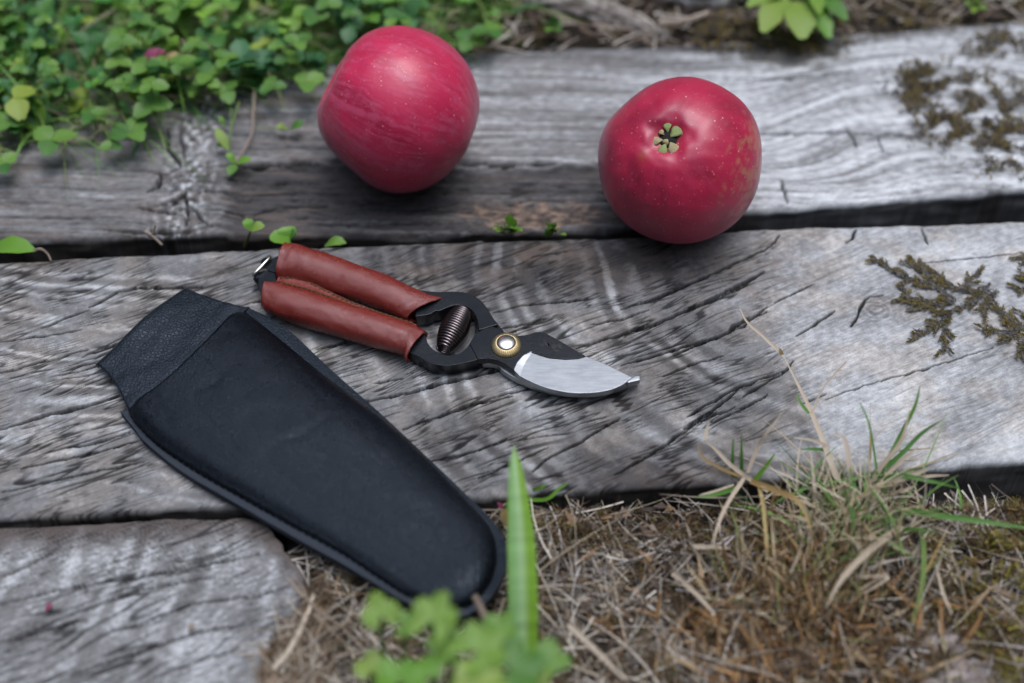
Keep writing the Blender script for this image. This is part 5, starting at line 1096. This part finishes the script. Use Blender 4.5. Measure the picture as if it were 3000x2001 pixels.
# single long straws one can tell apart
for pts, w_, lab in (([(1970, 1680, -.004), (2040, 1740, .002), (2095, 1800, .003)], .0020, 'pale straw with a slanting fall left of the ochre clump'), ([(2030, 1600, -.004), (2140, 1605, -.002)], .0018, 'short white straw lying level in front of the small tuft'),
                     ([(1665, 1830, .010), (1740, 1900, .014), (1830, 1990, .016)], .0020, 'long straw crossing the foot of the tall green blade'), ([(800, 1960, .002), (850, 1900, .002), (900, 1800, .001), (920, 1740, 0)], .0020, 'bent white straw against the sawn end of the short timber')):
    s_ = thing('long_straw', at(*pts[0]), lab, 'straw'); stalk(s_, 'stalk', pts, w_, 'dry', 0.0008)
# fallen block of wood bottom right
bw = atm([(2700, 1840), (2990, 1835), (3200, 1850), (3250, 2150), (2660, 2150), (2690, 1960)], -0.004)
G = np.zeros((90, 120, 3)); kx = np.linspace(0, 1, 120); ky = np.linspace(0, 1, 90); KX, KY = np.meshgrid(kx, ky)
p00, p10, p01, p11 = at(2665, 2160, -0.004), at(3260, 2160, -0.004), at(2705, 1832, -0.004), at(3230, 1826, -0.004)
G = p00 * ((1 - KX) * (1 - KY))[..., None] + p10 * (KX * (1 - KY))[..., None] + p01 * ((1 - KX) * KY)[..., None] + p11 * (KX * KY)[..., None]
e_ = np.minimum(np.minimum(KX, 1 - KX) * 0.09, np.minimum(KY, 1 - KY) * 0.06); G[..., 2] += -0.0045 - 0.010 * (1 - sst(0, 0.0022, e_)) + 0.0006 * fbm(G[..., 0] * 90, G[..., 1] * 200, 690, 3)
ck = np.exp(-((G[..., 1] - at(2800, 1890, -.004)[1] - 0.05 * (G[..., 0] - 0.2)) / 0.0006) ** 2); G[..., 2] -= 0.0015 * ck
cc = mixc((0.16, 0.135, 0.125), (0.31, 0.27, 0.25), sst(-.4, .5, fbm(G[..., 0] * 60, G[..., 1] * 300, 691, 4))); cc = mixc(cc, (0.03, 0.02, 0.02), ck * .8)
tag(obj('wood_offcut', grid_mesh('wood_offcut', G, cc), M['wood']), 'pinkish brown flat wood offcut lying in the straw at the bottom right corner', 'offcut')

# foreground: tall serrated green blade
gb = thing('broad_grass_blade', at(1545, 2060, -0.010), 'single tall bright green blade standing before the sheath tip', 'grass blade')
W = atm([(1538, 2080, -0.010), (1534, 1900, 0.006), (1530, 1740, 0.020), (1524, 1560, 0.032), (1514, 1420, 0.040), (1505, 1306, 0.045)]); W = catmull(W, 240); k = np.linspace(0, 1, 240)
wv = 0.0108 * np.interp(k, [0, .15, .35, .55, .75, .9, 1], [0.55, .85, 1.0, 0.95, .68, .40, .02]); ser = 1 - 0.05 * ((k * 46) % 1.0)
Gb = ribbon(W, wv * ser, up=(0.12, -0.75, 0.6), fold=0.35); Gm = np.stack([Gb[:, 0], (Gb[:, 0] + Gb[:, 1]) / 2, Gb[:, 1], (Gb[:, 1] + Gb[:, 2]) / 2, Gb[:, 2]], 1)
cb = np.zeros(Gm.shape); cb[:] = (0.20, 0.38, 0.035); cb[:, 1] = (0.24, 0.45, 0.17); cb[:, 2] = (0.34, 0.52, 0.24); cb[:, 0] = (0.19, 0.38, 0.09); cb *= (1 + 0.25 * fbm(np.arange(240) / 9.0, np.arange(240) * 0.0, 720, 3))[:, None, None]
child('leaf_blade', grid_mesh('leaf_blade', Gm, cb), M['leafattr'], gb)
# foreground weed with lobed leaves, out of focus
wd_ = thing('lobed_weed', at(1350, 2120, -0.010), 'low weed with lobed light green leaves at the bottom edge below the sheath', 'weed')
def lobed(c, r, az, tilt, lobes, seed, matk='weed', squash=0.85):
    rs = np.random.default_rng(seed); n = 72; an = np.linspace(-2.6, 2.6, n); rr = r * (0.66 + 0.32 * np.abs(np.cos(an * lobes / 2.0)) ** 0.7 + 0.10 * np.abs(((an * 3.1) % 1.0) - 0.5) + 0.10 * pn(an * 3, an * 0 + seed, seed))
    rows = [np.stack([k * rr * np.cos(an), k * rr * np.sin(an) * squash, 0.10 * r * k * k * np.cos(an * lobes) + 0.12 * r * k], -1) for k in np.linspace(0.02, 1, 10)]
    if c[2] > 0: zz_ = c[2]; c = (c[0], c[1], zz_ * 2.1); rows = [q_ * 0.96 for q_ in rows]
    G = np.array(rows); Rm = np.array((Matrix.Rotation(az, 3, 'Z') @ Matrix.Rotation(tilt, 3, 'Y'))); G = G @ Rm.T + at(*c)
    child('leaf_blade', grid_mesh('leaf_blade', G), M[matk], wd_)
    stalk(wd_, 'stem', [(c[0] + rs.uniform(-10, 30), c[1] + 330, -0.010), (c[0] + 8, c[1] + 130, c[2] * 0.5), c], 0.0010, 'weed', 0.0008, True)
lobed((1550, 2010, .028), .0095, 2.0, 0.1, 5, 23); lobed((1240, 1985, .030), .0085, 2.6, 0.1, 4, 24, 'blade'); lobed((1090, 1960, .022), .0070, 1.6, 0.1, 4, 25)
lobed((1115, 1800, .030), .0075, 1.9, -0.3, 4, 1); lobed((1180, 1830, .028), .0060, 0.4, -0.1, 4, 2, 'clover'); lobed((1270, 1815, .034), .0095, 1.2, -0.2, 5, 3); lobed((1400, 1905, .034), .0105, 0.7, 0.0, 5, 4); lobed((1320, 1900, .030), .0085, 2.8, 0.1, 5, 5)
lobed((1500, 1960, .032), .0115, 0.3, 0.1, 5, 6, 'clover'); lobed((1600, 1930, .026), .0080, -0.2, 0.1, 4, 7, 'clover'); lobed((1160, 1990, .030), .0080, 2.2, 0.1, 4, 8, 'blade'); lobed((1400, 2010, .034), .0110, 1.0, 0.2, 5, 9); lobed((1460, 1850, .024), .0075, 1.0, -0.2, 5, 10, 'clover')
bd = thing('dead_bud', at(1400, 1760, .02), 'reddish grey dead bud on a stalk before the sheath tip', 'weed'); stalk(bd, 'stalk', [(1450, 1900, .010), (1420, 1810, .018), (1390, 1745, .024)], 0.0022, 'twig', 0.0012, True)
sdl = thing('seedling', at(1470, 1530, -0.008), 'tiny yellow seedling with a reddish tip between sheath and tall green blade', 'seedling')
leaf(sdl, 'leaf_blade', (1488, 1545, -.004), (1468, 1490, .006), .0046, 'ochre', 0.001); leaf(sdl, 'leaf_blade', (1480, 1510, -.002), (1456, 1470, .006), .0024, 'purple', 0.001); leaf(sdl, 'leaf_blade', (1490, 1520, -.004), (1500, 1460, .006), .0040, 'blade', 0.001)
tk = thing('grass_tuft', at(1600, 1460, -0.006), 'two thin green grass blades bending under the front edge of the middle timber', 'grass tuft')
for pts in ([(1530, 1462, -.006), (1600, 1462, 0), (1640, 1430, .004), (1662, 1415, .006)], [(1545, 1440, -.004), (1580, 1430, .002), (1600, 1420, .004)]): stalk(tk, 'grass_blade', pts, .0016, 'blade', .0005)
# small flakes on the short timber
for p, lab in (((142, 1780), 'tiny rust red flake on the short pale timber, near the left border'), ((560, 1840), 'brown bark sliver on the short pale timber, halfway along')):
    fk = thing('bark_flake', at(p[0], p[1], -0.002), lab, 'bark flake'); leaf(fk, 'flake', (p[0] - 8, p[1] + 12, -.0022), (p[0] + 10, p[1] - 14, -.0012), .0022, 'purple' if p[0] < 200 else 'twig', 0.0004)

# thin blades thickening the right tuft
g_ = np.random.default_rng(700); n = 420
bx = np.array([at(px, py, -0.006) for px, py in zip(g_.normal(2500, 95, n), g_.normal(1530, 55, n))])
D = np.stack([g_.normal(-0.05, .55, n), g_.normal(0.25, .45, n), g_.uniform(.4, 1.2, n)], -1); ln = g_.uniform(.008, .034, n)
V, F = strands(bx, D, ln, g_.uniform(.0005, .0014, n), np.stack([g_.normal(0, .35, n) * ln, g_.normal(0, .3, n) * ln, -.25 * ln], -1), 5, 701)
c = np.array([(0.46, 0.40, 0.30), (0.38, 0.31, 0.20), (0.10, 0.20, 0.05), (0.30, 0.24, 0.13), (0.14, 0.26, 0.06)])[g_.choice(5, n, p=[.3, .25, .15, .18, .12])]
o = child('thin_blades', arr_mesh('thin_blades', V, F, rep(c, 12)), M['straw'], tf_big); o['kind'] = 'stuff'
# crumbs and straw over the sawn end of the short timber
ENDZ = [(905, 1700), (885, 1790), (800, 1860), (770, 1960), (740, 2120), (960, 2120), (960, 1700)]
P = scatter(2600, ENDZ, 0.0, None, 705); g_ = np.random.default_rng(706); n = len(P); a_ = g_.uniform(0, 6.28, n)
big = g_.random(n) < 0.12; D = np.stack([np.cos(a_), np.sin(a_), np.abs(g_.normal(0, .4, n))], -1); ln = np.where(big, g_.uniform(.008, .02, n), g_.uniform(.0015, .005, n))
V, F = strands(np.stack([P[:, 0], P[:, 1], -0.004 + g_.uniform(0, .004, n)], -1), D, ln, g_.uniform(.0004, .0011, n), D * 0, 3, 707)
c = np.where(big[:, None], np.array([(0.36, 0.32, 0.26), (0.26, 0.2, 0.14)])[g_.integers(0, 2, n)], np.array([(0.10, 0.065, 0.04), (0.16, 0.10, 0.05), (0.06, 0.045, 0.03)])[g_.integers(0, 3, n)])
tag(obj('timber_crumbs', arr_mesh('timber_crumbs', V, F, rep(c, 8)), M['straw']), 'brown crumbs and straw creeping over the cut end of the short pale timber', 'litter', kind='stuff')
